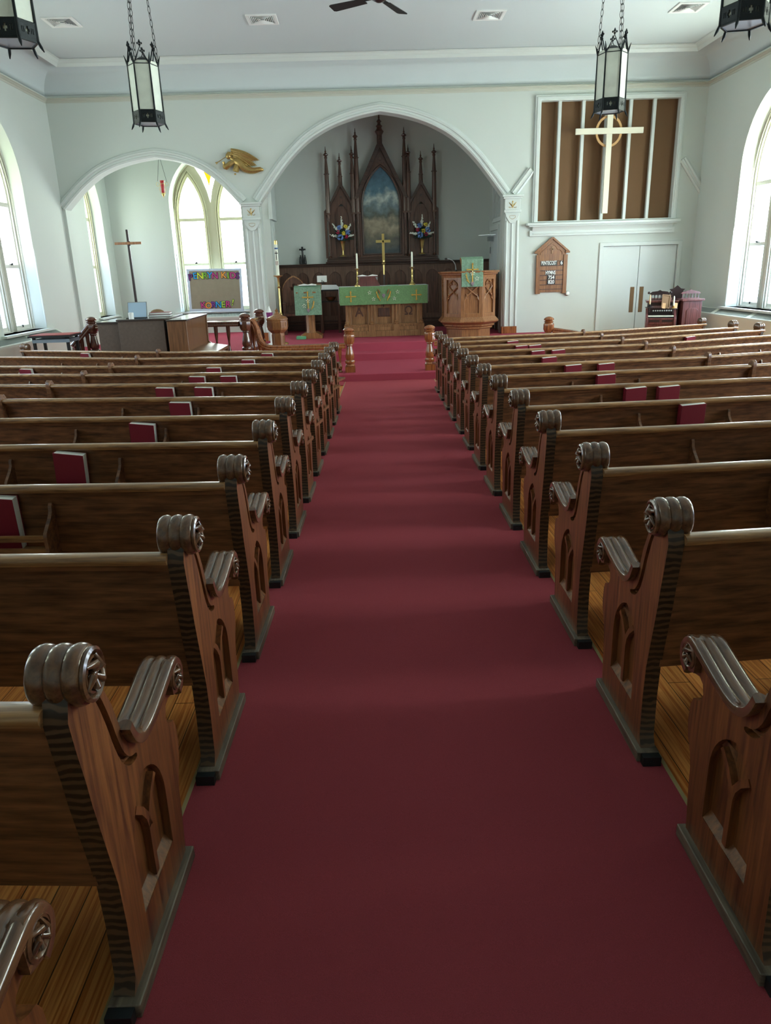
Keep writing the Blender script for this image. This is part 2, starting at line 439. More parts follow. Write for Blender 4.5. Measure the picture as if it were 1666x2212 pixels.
def wall(name, mp, rect, holes, th=.3, mat=None):
    """wall slab; mp(s, z, d) places a point, holes = (front outline, back outline)"""
    s0, s1, z0, z1 = rect
    outer = [(s0, z0), (s1, z0), (s1, z1), (s0, z1)]
    b = MB()
    for d, which in ((0, 0), (th, 1)):
        loops = [outer] + [h[which] for h in holes]; flat = [p for l in loops for p in l]
        tr = tessellate_polygon([[Vector((p[0], p[1], 0)) for p in l] for l in loops])
        b.add([mp(p[0], p[1], d) for p in flat], [tuple(t) for t in tr])
    fr = outer; k = 4
    b.add([mp(p[0], p[1], 0) for p in outer] + [mp(p[0], p[1], th) for p in outer], [(i, (i + 1) % 4, 4 + (i + 1) % 4, 4 + i) for i in range(4)])
    for a, c in holes:
        k = len(a); b.add([mp(p[0], p[1], 0) for p in a] + [mp(p[0], p[1], th) for p in c], [(i, (i + 1) % k, k + (i + 1) % k, k + i) for i in range(k)])
    # weld
    me = bpy.data.meshes.new(name); me.from_pydata(b.V, [], b.F)
    import bmesh
    bm = bmesh.new(); bm.from_mesh(me); bmesh.ops.remove_doubles(bm, verts=bm.verts[:], dist=1e-5); bmesh.ops.recalc_face_normals(bm, faces=bm.faces[:]); bm.to_mesh(me); bm.free()
    me.materials.append(mat or M['wall'])
    me.polygons.foreach_set('use_smooth', [True] * len(me.polygons)); me.set_sharp_from_angle(angle=radians(30))
    o = bpy.data.objects.new(name, me); COL.objects.link(o); o['kind'] = 'structure'
    return o

WIN = 0
def window(mp, c, half, z0, zs, za, double=True, back=False, th=.25, fm=None):
    """timber window with pointed lights, set at depth th behind the wall face"""
    global WIN; WIN += 1
    w = bpy.data.objects.new('window_%d' % WIN, None); COL.objects.link(w); w['kind'] = 'structure'
    fm = fm or M['win']
    def P(poly, a, bb, holes=()):
        m = MB().prism(poly, a, bb, 'xz', holes); m.V = [mp(v[0], v[2], v[1]) for v in m.V]; return m
    outer = arch(c, half, z0, zs, za)
    lights = [(c - .435 * half / .8, .262 * half / .8), (c + .435 * half / .8, .262 * half / .8)] if double else [(c, half - .17)]
    apex = 3.62 if double else za - .12
    holes = []; panes = []
    for lc, lh in lights:
        low = [(lc - lh, z0 + .09), (lc + lh, z0 + .09), (lc + lh, 1.655), (lc - lh, 1.655)]
        mid = [(lc - lh, 1.715), (lc + lh, 1.715), (lc + lh, 2.655), (lc - lh, 2.655)]
        top = arch(lc, lh, 2.725, 2.75, apex)
        holes += [low, mid, top]; panes += [('lower', low), ('middle', mid), ('upper', top)]
    if double:
        v = [(c, 3.05), (c + .06, 3.32), (c + .17, 3.62), (c + .3, 3.84 if za > 4 else 3.7), (c + .17, za - .26), (c, za - .13), (c - .17, za - .26), (c - .3, 3.84 if za > 4 else 3.7), (c - .17, 3.62), (c - .06, 3.32)]
        holes.append(v); panes.append(('spandrel', v))
    fr = obj('window_frame', P(outer, th, th + .07, holes), fm, w, angle=25)
    # stop mouldings round every light and meeting rails
    m = MB()
    def edge(poly, a, bb, wd):
        n = len(poly); cx = sum(p[0] for p in poly) / n; cz = sum(p[1] for p in poly) / n
        pts = []; nr = []
        for i in range(n):
            p, q, r = Vector(poly[i - 1]), Vector(poly[i]), Vector(poly[(i + 1) % n])
            d1 = (q - p); d2 = (r - q)
            t = (d1.normalized() if d1.length > 1e-6 else d2.normalized()) + (d2.normalized() if d2.length > 1e-6 else d1.normalized())
            t.normalize(); nn = Vector((t.y, -t.x)); pts.append(q); nr.append(nn)
        vv = []; k = 4
        for q, nn in zip(pts, nr):
            for (o, d) in ((0, a), (wd, a), (wd, bb), (0, bb)): s = q + nn * o; vv.append(mp(s.x, s.y, d))
        m.add(vv, [(i * k + j, i * k + (j + 1) % k, ((i + 1) % n) * k + (j + 1) % k, ((i + 1) % n) * k + j) for i in range(n) for j in range(k)])
    for lc, lh in lights:
        edge(arch(lc, lh + .035, z0 + .03, 2.75, apex + .07), th - .03, th + .002, .022)
        edge(arch(lc, lh + .075, z0 + .01, 2.75, apex + .13), th - .05, th + .002, .018)
    edge(arch(c, half - .02, z0, zs, za - .03), th - .06, th + .002, .03)
    mm = mesh('sash_moulding', m, fm, angle=25); obj('sash_moulding', mm, fm, w)
    lk = MB()
    for lc, lh in lights:
        for (x, z) in ((lc, 1.685),):
            q = MB().box((x - .028, -.012, z + .02), (x + .028, .03, z + .045)); q.box((x - .01, -.02, z + .03), (x + .03, .0, z + .055))
            q.V = [mp(v[0], v[2], th + v[1]) for v in q.V]; lk.add(q.V, q.F)
        q = MB().box((lc - .012, -.015, z0 + .06), (lc + .012, .01, z0 + .1)); q.V = [mp(v[0], v[2], th + v[1]) for v in q.V]; lk.add(q.V, q.F)
    obj('sash_lock', lk, M['iron'], w)
    for kind, poly in panes:
        mt = PANES['back' if back else ('right' if mp is mR else 'left')][kind]
        cx = sum(p[0] for p in poly) / len(poly)
        pn = obj('pane', P(poly, th + .045, th + .055), mt, w)
        if kind == 'spandrel':
            m = MB()
            for s in (-1, 1):
                q = [(c + s * .035, 3.55), (c + s * .16, 3.9), (c + s * .11, 3.93), (c, 3.68), (c, 3.42)]
                pr = P(q, th + .035, th + .046); m.add(pr.V, pr.F)
            obj('yellow_glass', m, M['stain'], w)
            m = MB()
            for q in ([(c, 3.15), (c, 3.42)], [(c, 3.42), (c - .16, 3.8)], [(c, 3.42), (c + .16, 3.8)]):
                a = mp(q[0][0], q[0][1], th + .04); bb2 = mp(q[1][0], q[1][1], th + .04); m.tube([a, bb2], .003, 5)
            obj('lead_line', m, M['iron'], w)
    # sill board
    sb = MB(); q = MB().box((c - half - .16, -.09, z0 - .035), (c + half + .16, th + .03, z0)); sb.add([mp(v[0], v[2], v[1]) for v in q.V], q.F)
    q = MB().box((c - half - .12, -.04, z0 - .085), (c + half + .12, 0.01, z0 - .035)); sb.add([mp(v[0], v[2], v[1]) for v in q.V], q.F)
    obj('window_sill', sb, M['trim'], w)
    return w

mL = lambda s, z, d: (XL - d, s, z)
mR = lambda s, z, d: (XR + d, s, z)
mB = lambda s, z, d: (s, YB + d, z)
mF = lambda s, z, d: (s, YF + d, z)

def corner_bead(mp, s, name='trim_9'):
    """turned corner guard on the edge of a window reveal"""
    prof = []
    for z0, z1 in ((.62, 1.08), (1.13, 1.55), (1.6, 1.98)):
        pass
    pr = [(.003, .63), (.014, .65), (.009, .68), (.016, .70), (.01, .73), (.015, .75), (.014, 1.24), (.01, 1.26), (.018, 1.29), (.01, 1.32), (.018, 1.35), (.01, 1.38), (.015, 1.4), (.014, 1.84), (.009, 1.87), (.016, 1.9), (.008, 1.94), (.002, 1.98)]
    x, y, z = mp(s, 0, -.004); b = MB().lathe(pr, (x, y, 0), 'z', 10)
    struct(name, b, M['trim'])

def build_walls():
    wins = [13.2, 10.0, 6.8, 3.6]
    def hole(c, hf, z0, zs, za, sh=.06): return (arch(c, hf, z0, zs, za), arch(c, hf - sh, z0, zs, za - sh))
    H = [hole(c, .84, .6, 3.0, 4.13) for c in wins]
    wall('wall_left', mL, (YR, YB + .3, -.6, ZC), H[:] + [hole(17.5, .52, .6, 2.75, 3.75)], .25)
    wall('wall_right', mR, (YR, YF + .3, -.6, ZC), H, .25)
    for c in wins:
        window(mL, c, .8, .6, 3.0, 4.09, fm=M['winside']); window(mR, c, .8, .6, 3.0, 4.09, fm=M['winside'])
    window(mL, 17.5, .5, .6, 2.75, 3.7, double=False)
    corner_bead(mL, 14.04, 'trim_3'); corner_bead(mR, 14.04, 'trim_4'); corner_bead(mL, 18.02, 'trim_5'); corner_bead(mB, -4.4, 'trim_6')
    # chapel rear wall with the twin light
    wall('wall_chapel', mB, (XL - .3, -1.9, -.5, ZC), [hole(-3.53, .92, .6, 3.0, 4.15)], .25)
    window(mB, -3.53, .88, .6, 3.0, 4.1, back=True)
    # wall between chapel and chancel, chancel sides and rear
    def slab(name, a, c, mat=M['wall']): struct(name, MB().box(a, c), mat)
    op = [(YF + .25, -.4), (16.0, -.4)] + [(p[0], p[1]) for p in arch(16.7, .7, -.4, 2.7, 3.3, 8)[2:]][::-1] + [(17.4, -.4), (YB + .1, -.4), (YB + .1, ZC), (YF + .25, ZC)]
    struct('wall_chancel_left', MB().prism(op, -2.3, -2.0, 'yz'), M['wall']); slab('wall_chancel_right', (3.0, YF + .25, -.4), (3.3, YC + .2, ZC))
    slab('wall_chancel', (-2.05, YC, -.4), (3.1, YC + .2, ZC)); slab('wall_rear', (XL - .3, YR - .25, -.5), (XR + .3, YR, ZC))
    # front wall: outline runs round the two arches
    prof = [(0, 1), (.15, .962), (.3, .902), (.445, .815), (.6, .675), (.755, .46), (.88, .235), (1, 0)]
    cm = catmull(prof, 4)
    def curve(x0, xa, x1, zs, za):
        L = [(xa - (xa - x0) * u, zs + (za - zs) * w) for u, w in cm][::-1]
        R = [(xa + (x1 - xa) * u, zs + (za - zs) * w) for u, w in cm][1:]
        return L + R
    A1 = curve(-5.80, -3.93, -2.36, 2.74, 3.63); A2 = curve(-1.98, .45, 2.86, 2.76, 4.32)
    out = [(XL, ZC), (XL, -.4), (A1[0][0], -.4)] + A1 + [(A1[-1][0], -.4), (A2[0][0], -.4)] + A2 + [(A2[-1][0], -.4), (XR, -.4), (XR, ZC)]
    gh = [(3.56, 2.26), (6.27, 2.26), (6.27, 4.43), (3.56, 4.43)]
    dh = [(4.93, -.3), (6.47, -.3), (6.47, 1.765), (4.93, 1.765)]
    b = MB().prism(out[::-1], YF, YF + .3, 'xz', [gh, dh]); struct('wall_front', b, M['wall'])
    # arch mouldings
    def mould(name, C, w=.17):
        pts = [(x, YF, z) for x, z in C]; nr = []
        for i in range(len(C)):
            p = Vector(C[max(i - 1, 0)]); q = Vector(C[min(i + 1, len(C) - 1)]); t = (q - p).normalized(); nr.append((-t.y, 0, t.x))
        B = (0, -1, 0)
        b = MB().sweep(pts, nr, B, [(-.002, -.02), (-.002, .03), (.03, .045), (.045, .03), (.075, .03), (.085, .055), (.115, .06), (.125, .035), (.15, .03), (w, .012), (w, -.02)])
        struct(name, b, M['trim'], angle=22)
    mould('trim_7', A1); mould('trim_8', A2)
    R1 = [(3.12, 2.75), (3.46, 3.18)]; R2 = [(6.34, 3.3), (6.79, 2.70)]
    mould('trim_9', R1, .13); mould('trim_10', R2, .13)

def pilaster(name, x0, x1, zbase):
    b = MB(); w = x1 - x0; y = YF; c = (x0 + x1) / 2
    b.box((x0 + .02, y - .055, zbase + .13), (x1 - .02, y + .01, 2.46))
    for i in range(3):                                   # reeds
        x = x0 + .055 + i * (w - .11) / 2
        b.lathe([(.02, zbase + .14), (.022, zbase + .16), (.022, 2.28), (.02, 2.3)], (x, y - .055, 0), 'z', 10)
    b.prism([(x0 + .03, 2.42), (x0 + .03, 2.38), (c - .06, 2.26), (c, 2.245), (c + .06, 2.26), (x1 - .03, 2.38), (x1 - .03, 2.42)], y - .085, y - .05)
    # capital
    b.box((x0 - .005, y - .09, 2.45), (x1 + .005, y + .01, 2.5)); b.box((x0 + .01, y - .075, 2.5), (x1 - .01, y + .01, 2.7))
    b.box((x0 - .02, y - .1, 2.7), (x1 + .02, y + .01, 2.735)); b.box((x0 - .045, y - .125, 2.735), (x1 + .045, y + .01, 2.775))
    o = struct(name, b, M['trim'], bevel=.006)
    m = MB()
    for s in (-1, 1):                                    # painted palmette
        m.tube([(c, y - .078, 2.55), (c + s * .03, y - .079, 2.59), (c + s * .075, y - .079, 2.64)], [.004, .012, .003], 6)
        m.tube([(c + s * .02, y - .079, 2.55), (c + s * .05, y - .079, 2.535), (c + s * .075, y - .079, 2.545), (c + s * .06, y - .079, 2.56)], .004, 5)
        m.tube([(c + s * .02, y - .087, 2.33), (c + s * .055, y - .087, 2.35), (c + s * .06, y - .087, 2.385), (c + s * .035, y - .087, 2.39)], .003, 5)
    m.tube([(c, y - .078, 2.53), (c, y - .079, 2.64)], [.008, .006], 6); m.ball((c, y - .079, 2.65), (.014, .006, .014), 8, 5)
    m.tube([(c - .02, y - .087, 2.33), (c, y - .087, 2.325), (c + .02, y - .087, 2.33)], .003, 5); m.tube([(c - .035, y - .087, 2.39), (c + .035, y - .087, 2.39)], .003, 5)
    obj('leaf_ornament', m, M['gold'], o)
    q = MB().box((x0 - .01, y - .075, PZ - .3), (x1 - .02, y + .02, zbase + .14)); obj('base_block', q, M['post'], o, bevel=.006)

def build_front():
    pilaster('trim_11', -2.33, -1.98, .13); pilaster('trim_12', 2.87, 3.2, .1)
    # fluted pilaster at the back of the chancel side
    b = MB()
    for i in range(3):
        y = 17.55 + i * .16; b.box((-2.01, y, PZ), (-1.96, y + .09, 2.55))
    b.box((-2.01, 17.35, 2.56), (-1.93, 18.19, 3.6))
    struct('trim_13', b, M['trim'], bevel=.01)
    # grille panel on the right
    b = MB()
    fx0, fx1, z0, z1 = 3.44, 6.35, 2.25, 4.52
    b.prism([(fx0, z0), (fx1, z0), (fx1, z1), (fx0, z1)], YF - .05, YF + .08, 'xz', [[(3.55, 2.27), (6.25, 2.27), (6.25, 4.42), (3.55, 4.42)]])
    b.prism([(fx0 + .03, z0), (fx1 - .03, z0), (fx1 - .03, z1 - .03), (fx0 + .03, z1 - .03)], YF - .065, YF - .045, 'xz', [[(3.53, 2.26), (6.27, 2.26), (6.27, 4.44), (3.53, 4.44)]])
    o = struct('trim_14', b, M['trim'], bevel=.005)
    b = MB()
    for i in range(5):
        x = 3.93 + i * .462; b.box((x - .03, YF + .02, 2.26), (x + .03, YF + .09, 4.43))
    obj('vertical_bar', b, M['trim'], o, bevel=.005)
    obj('grille_cloth', MB().box((3.5, YF + .15, 2.2), (6.33, YF + .17, 4.48)), M['picdark'], o)
    b = MB(); b.box((3.33, YF - .14, 2.19), (6.42, YF + .01, 2.24)); b.box((3.37, YF - .11, 2.165), (6.38, YF + .01, 2.19))
    b.prism([(YF + .01, 2.165), (YF - .09, 2.165), (YF - .05, 2.11), (YF - .04, 2.08), (YF + .01, 2.08)], 3.45, 6.30, 'yz')
    b.box((3.4, YF - .04, 1.99), (6.35, YF + .01, 2.1)); b.box((3.46, YF - .055, 2.03), (6.29, YF - .03, 2.045))
    obj('grille_sill', b, M['trim'], o, bevel=.004)
    # the double door
    d = bpy.data.objects.new('door_1', None); COL.objects.link(d); d['kind'] = 'structure'
    b = MB(); b.prism([(4.85, -.3), (6.545, -.3), (6.545, 1.83), (4.85, 1.83)], YF - .03, YF + .02, 'xz', [[(4.93, -.31 + .02), (6.465, -.29), (6.465, 1.76), (4.93, 1.76)]])
    obj('door_frame', b, M['trim'], d, bevel=.005)
    for x0, x1, hx in ((4.935, 5.692, 5.6), (5.702, 6.46, 5.795)):
        l = obj('door_leaf', MB().box((x0, YF + .03, -.3), (x1, YF + .07, 1.755)), M['trim'], d, bevel=.003)
        obj('push_plate', MB().box((hx - .042, YF + .022, .44), (hx + .042, YF + .032, .95)), M['tan'], l, bevel=.003)
    obj('door_backing', MB().box((4.9, YF + .1, -.3), (6.5, YF + .3, 1.8)), M['trim'], d)
    # chancel side: door, closer, tracery panel
    d = bpy.data.objects.new('door_2', None); COL.objects.link(d); d['kind'] = 'structure'
    b = MB(); b.prism([(16.85, PZ), (18.0, PZ), (18.0, 2.3), (16.85, 2.3)], 2.97, 3.01, 'yz', [[(16.95, PZ + .01), (17.9, PZ + .01), (17.9, 2.2), (16.95, 2.2)]])
    obj('door_frame', b, M['trim'], d); obj('door_leaf', MB().box((2.985, 16.96, PZ + .01), (3.005, 17.89, 2.19)), M['ceil'], d)
    b = MB(); b.box((2.88, 17.5, 1.98), (2.98, 17.72, 2.08)); b.bar((2.93, 17.6, 2.1), (2.62, 17.3, 2.1), .02, .012); b.bar((2.62, 17.3, 2.1), (2.96, 17.1, 2.1), .02, .012)
    obj('door_closer', b, M['steel'], d); obj('hinge', MB().box((2.96, 17.84, 1.72), (2.985, 17.88, 1.86)), M['steel'], d)
    b = MB(); b.box((2.96, 16.1, 2.36), (3.01, 17.6, 2.44)); b.box((2.96, 17.5, 2.4), (3.01, 17.6, 3.35)); b.box((2.96, 16.1, 3.35), (3.01, 17.6, 3.42))
    for i in range(9):
        y = 16.15 + i * .155; b.box((2.965, y, 2.4), (2.99, y + .035, 3.38))
    for i in range(3):
        y = 16.3 + i * .46
        b.tube([(2.97, y - .19, 2.75), (2.97, y - .13, 2.9), (2.97, y, 3.02)], .014, 5); b.tube([(2.97, y + .19, 2.75), (2.97, y + .13, 2.9), (2.97, y, 3.02)], .014, 5)
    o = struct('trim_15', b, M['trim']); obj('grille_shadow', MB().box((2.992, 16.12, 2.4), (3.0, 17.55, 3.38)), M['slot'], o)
    # baseboard along the front right
    b = MB(); b.box((3.2, YF - .02, -.32), (4.85, YF + .01, -.14)); struct('baseboard_front', b, M['trim'])

def radiator(mp, s0, s1, label, z=.56, depth=.19):
    t = thing('radiator_cover', label, 'radiator', mp((s0 + s1) / 2, 0, 0), 0, 'baseboard radiator covers')
    base = Vector(mp((s0 + s1) / 2, 0, 0))
    def W(q): q.V = [tuple(Vector(mp(v[0], v[2], -v[1])) - base) for v in q.V]; return q
    q = MB().prism([(0.006, .03), (.006, z), (.03, z), (depth, z - .09), (depth + .005, z - .13), (depth, z - .14), (depth, .03)], s0, s1, 'yz')
    obj('cabinet', W(q), M['radi'], t)
    n = int((s1 - s0) / 1.3); L = (s1 - s0) / n
    b = MB()
    for k in range(n):
        a = s0 + k * L + .07; e = s0 + (k + 1) * L - .07; m = int((e - a) / .035)
        for i in range(m):
            s = a + i * (e - a) / m
            b.add([(s, .045, z - .004), (s + .018, .045, z - .004), (s + .018, depth - .02, z - .074), (s, depth - .02, z - .074),
                   (s, .045, z - .0105), (s + .018, .045, z - .0105), (s + .018, depth - .02, z - .0805), (s, depth - .02, z - .0805)],
                  [(0, 1, 2, 3), (7, 6, 5, 4), (0, 4, 5, 1), (1, 5, 6, 2), (2, 6, 7, 3), (3, 7, 4, 0)])
    for i, v in enumerate(b.V): b.V[i] = (v[0], v[1], v[2] - .002)
    g = obj('grille', W(b), M['slot'], t); g['kind'] = 'stuff'

def build_radiators():
    radiator(mL, 2.0, 14.4, 'long white metal radiator cover running along the foot of the left wall of the nave')
    radiator(mR, 2.0, 15.55, 'long white metal radiator cover running along the foot of the right wall')
    radiator(mB, -5.6, -2.45, 'white radiator cover under the twin window, behind the wooden balustrade')
    radiator(mL, 16.06, 18.3, 'short white radiator cover in the side chapel, by the narrow left window')

def build_carpet():
    b = MB(); xs = lambda x, y: x + SK * y
    v = []; f = []; ys = [YR + .3 + i * (YS1 - YR - .3) / 30 for i in range(31)]
    for y in ys:
        for x in (-.625, .842):
            for dz in (.001, .012): v.append((xs(x, y), y, fz(y) + dz))
    for i in range(30):
        a = i * 4; c = a + 4; f += [(a + 1, a + 3, c + 3, c + 1), (a, c, c + 2, a + 2), (a, a + 1, c + 1, c), (a + 2, c + 2, c + 3, a + 3)]
    f += [(0, 2, 3, 1), (120, 121, 123, 122)]
    b.add(v, f)
    t = obj('aisle_carpet', b, M['carpet']); tag(t, 'dark red carpet runner down the centre aisle between the pews', 'carpet')
    for x in (-.63, .847):
        q = MB(); q.bar((xs(x, YR + .3), YR + .3, fz(YR + .3) + .007), (xs(x, YS1 - .02), YS1 - .02, fz(YS1) + .007), .012, .014); obj('metal_edge', q, M['binding'], t)

build_room(); build_walls(); build_front(); build_radiators(); build_carpet()

# ------------------------------------------------------------------ pews
SIL = [(0, .03), (.03, .08), (.035, .22), (.03, .33), (.005, .46), (-.014, .56), (-.022, .62), (-.035, .69), (-.045, .76), (-.03, .80), (0, .84), (.045, .83), (.075, .80), (.092, .775),
       (.112, .735), (.137, .685), (.158, .62), (.18, .575), (.212, .548), (.25, .54), (.31, .545), (.38, .56), (.44, .575), (.48, .583), (.515, .57), (.53, .54), (.52, .51), (.495, .49),
       (.46, .50), (.437, .49), (.428, .465), (.435, .445), (.455, .432), (.478, .425), (.49, .40), (.494, .35), (.485, .31), (.462, .27), (.45, .23), (.445, .15), (.432, .03)]

def sh(b):                                   # follow the fall of the floor
    b.V = [(x, y, z - SL * y) for x, y, z in b.V]; return b

def ribbed(w0, w1, base, amp, n=15):
    out = []
    for i in range(n * 3 + 1):
        t = i / (n * 3); ph = (t * 3) % 1.0
        out.append((w0 + (w1 - w0) * t, base + amp * max(0, sin(pi * ph)) ** .8 if 0 < i < n * 3 else base))
    return out

def end_panel_meshes():
    core = SIL
    holes = [arch(.243, .112, .15, .305, .45, 8)]
    # carved channel below the sweep of the arm
    cl = catmull([(.06, .765), (.085, .725), (.11, .66), (.128, .60), (.15, .55), (.182, .517), (.222, .505)], 4)
    g = []; h = []
    for i in range(len(cl)):
        p = Vector(cl[max(i - 1, 0)]); q = Vector(cl[min(i + 1, len(cl) - 1)]); t = (q - p).normalized(); n = Vector((-t.y, t.x))
        wd = .011 * (.35 + .65 * sin(pi * min(1, max(0, i / (len(cl) - 1)))) ** .4 if 0 < i < len(cl) - 1 else .3)
        c = Vector(cl[i]); g.append(tuple(c + n * wd)); h.append(tuple(c - n * wd))
    holes.append(g + h[::-1])
    b = MB().prism(core, .038, .063, 'yz'); b.prism(core, .018, .038, 'yz', holes)
    n0 = len(b.F)
    # sloped sill and Y tracery inside the arched recess, a bead down the channel
    b.prism([(.019, .149), (.0385, .149), (.0385, .175)], .132, .354, 'xz'); k = len(b.V) - 6
    for i in range(k, k + 6): x, y, z = b.V[i]; b.V[i] = (x, y, z)
    def tb(pts, w=.02):
        P = [Vector(p) for p in pts]; L = []; Rr = []
        for i in range(len(P)):
            t = (P[min(i + 1, len(P) - 1)] - P[max(i - 1, 0)]).normalized(); n = Vector((-t.y, t.x)); L.append(tuple(P[i] + n * w / 2)); Rr.append(tuple(P[i] - n * w / 2))
        b.prism(L + Rr[::-1], .021, .0385, 'yz')
    tb([(.243, .16), (.243, .30)]); tb([(.243, .295), (.252, .33), (.275, .362), (.31, .392)], .018); tb([(.243, .295), (.234, .33), (.211, .362), (.176, .392)], .018)
    b.tube([(.036, p[0], p[1]) for p in cl[1:-1]], .0045, 6)
    me = mesh('end_panel', sh(b), [M['panel'], M['zebra']], angle=30)
    for p in me.polygons:
        n = p.normal; c = p.center
        if abs(n.x) < .3 and c.x > .017 and c.x < .064 and (c.y < .05 and n.y < -.2) and c.z < .8: p.material_index = 1
    return me, b

def fix_mirror(b, mats, **k): return mesh('m', b.mirrored(), mats, **k)

def scroll_bm():
    b = MB(); pr = [(.0, -.008), (.048, -.008)] + [(r, x) for x, r in ribbed(-.006, .088, .052, .0062)][1:] + [(.0, .088)]
    pr = [(max(r, .0005), h) for r, h in pr]
    b.lathe(pr, (0, .018, .822), 'x', 26)
    b.V = [(x, y, z) for x, y, z in b.V]
    return sh(b)

def rosette_bm(c, R, x):
    b = MB()
    b.lathe([(R, x), (R, x - .006), (R - .006, x - .009), (R - .011, x - .004), (R - .013, x + .001)], (0, c[0], c[1]), 'x', 24)
    b.lathe([(R - .015, x), (R - .016, x - .006), (R - .021, x - .006), (R - .022, x)], (0, c[0], c[1]), 'x', 24)
    for k in range(5):
        a = .4 + 2 * pi * k / 5; rr = R * .42
        p = (c[0] + rr * cos(a), c[1] + rr * sin(a)); q = (c[0] + R * .72 * cos(a + .7), c[1] + R * .72 * sin(a + .7))
        b.tube([(x - .002, c[0], c[1]), (x - .012, p[0], p[1]), (x - .004, q[0], q[1])], [.004, R * .17, R * .09], 7)
    b.ball((x - .004, c[0], c[1]), (.008, R * .2, R * .2), 8, 6)
    return sh(b)

def cap_bm():
    P = catmull([(.165, .618), (.186, .578), (.216, .553), (.255, .545), (.31, .55), (.38, .565), (.44, .58), (.482, .588), (.516, .576), (.534, .544), (.524, .51), (.50, .494)], 3)
    cs = ribbed(-.004, .08, .006, .0075, 8)
    prof = [(r, x) for x, r in cs] + [(-.012, .08), (-.012, -.004)]
    nr = []
    for i in range(len(P)):
        p = Vector(P[max(i - 1, 0)]); q = Vector(P[min(i + 1, len(P) - 1)]); t = (q - p).normalized(); nr.append((0, -t.y, t.x))
    b = MB().sweep([(0, y, z) for y, z in P], nr, (1, 0, 0), prof)
    return sh(b)

PE = {}
def pew_end_meshes():
    me, eb = end_panel_meshes()
    ms = mesh('end_panel', eb.mirrored(), [M['panel'], M['zebra']], angle=30)
    for p in ms.polygons:
        n = p.normal; c = p.center
        if abs(n.x) < .3 and c.x < -.017 and (c.y < .05 and n.y < -.2) and c.z < .8: p.material_index = 1
    sc = scroll_bm(); ro = rosette_bm((.018, .822), .051, -.008); cp = cap_bm(); r2 = rosette_bm((.493, .545), .037, .004)
    r2.add(MB().prism([(.455, .50), (.5, .485), (.53, .505), (.535, .55), (.51, .58), (.47, .59), (.45, .57)], 0, .02, 'yz').V, MB().prism([(.455, .50), (.5, .485), (.53, .505), (.535, .55), (.51, .58), (.47, .59), (.45, .57)], 0, .02, 'yz').F)
    fs = sh(MB().box((0, -.01, .012), (.07, .45, .048)))
    fb = sh(MB().box((.012, -.035, .012), (.068, -.008, .044)).lathe([(.006, -.037), (.006, -.034)], (.04, 0, .028), 'y', 8))
    gl = sh(MB().box((.02, -.004, .10), (.062, .03, .108)))
    for key, f in (('r', lambda b: b), ('l', lambda b: b.mirrored())):
        PE[key] = dict(panel=me if key == 'r' else ms, scroll=mesh('scroll', f(sc), M['scroll'], angle=60), rosette=mesh('rosette', f(ro), M['scroll'], angle=60),
                       arm_cap=mesh('arm_cap', f(cp), M['scroll'], angle=60), arm_rosette=mesh('rosette', f(r2), M['scroll'], angle=60),
                       foot_strip=mesh('foot_strip', f(fs), M['strip']), foot_block=mesh('foot_block', f(fb), M['block']))
pew_end_meshes()

def pew_end(parent, key, loc=(0, 0, 0), rot=0):
    k = PE[key]
    p = obj('end_panel', k['panel'], None, parent, loc, rot)
    obj('scroll', k['scroll'], None, p); obj('carved_rosette', k['rosette'], None, p)
    obj('arm_cap', k['arm_cap'], None, p); obj('carved_rosette', k['arm_rosette'], None, p)
    obj('foot_strip', k['foot_strip'], None, p, bevel=.003); obj('foot_block', k['foot_block'], None, p)
    return p

def ribbon(pts, dirs, prof):
    """sweep a (v, z) profile along the plan polyline of the pew; dirs = plan normals towards the altar"""
    return MB().sweep([(x, y, 0) for x, y in pts], [(a, c, 0) for a, c in dirs], (0, 0, 1), prof)

# angles of the inner and outer half of every row, degrees (row 1 is nearest the altar)
AR = {1: (10.5, 24.5), 2: (8.8, 20), 3: (7.4, 22), 4: (7.2, 20.5), 5: (7.2, 18.5), 6: (6.2, 16), 7: (5.2, 14), 8: (4.2, 12), 9: (3.7, 10), 10: (3.3, 8), 11: (3.3, 7), 12: (3.4, 6), 13: (3.4, 6)}
AL = {3: (17, 27), 4: (14.2, 25), 5: (10.6, 18.5), 6: (11, 17), 7: (10.8, 16), 8: (9, 14), 9: (7, 12), 10: (5.6, 10), 11: (4.6, 8), 12: (4, 7), 13: (4, 6), 14: (4, 6)}
ORD = ['', 'first', 'second', 'third', 'fourth', 'fifth', 'sixth', 'seventh', 'eighth', 'ninth', 'tenth', 'eleventh', 'twelfth', 'thirteenth', 'fourteenth']
PEWS = {}
def rowY(r): return 1.149 + (13 - r) * .7793

def rack_bm(L):
    """hymnal rack: bottom ledge, two rails and two shaped brackets, in local (along, out, z)"""
    rails = MB(); rails.box((.012, -.085, .575), (L - .012, -.075, .60)); rails.box((.012, -.085, .53), (L - .012, -.075, .548)); rails.box((.012, -.085, .52), (L - .012, -.002, .53))
    br = MB().prism([(0, .705), (-.012, .712), (-.02, .70), (-.022, .68), (-.04, .655), (-.062, .635), (-.088, .61), (-.092, .59), (-.09, .54), (-.098, .528), (-.09, .515), (-.07, .52), (-.05, .508), (0, .505)], 0, .014, 'yz')
    return rails, br

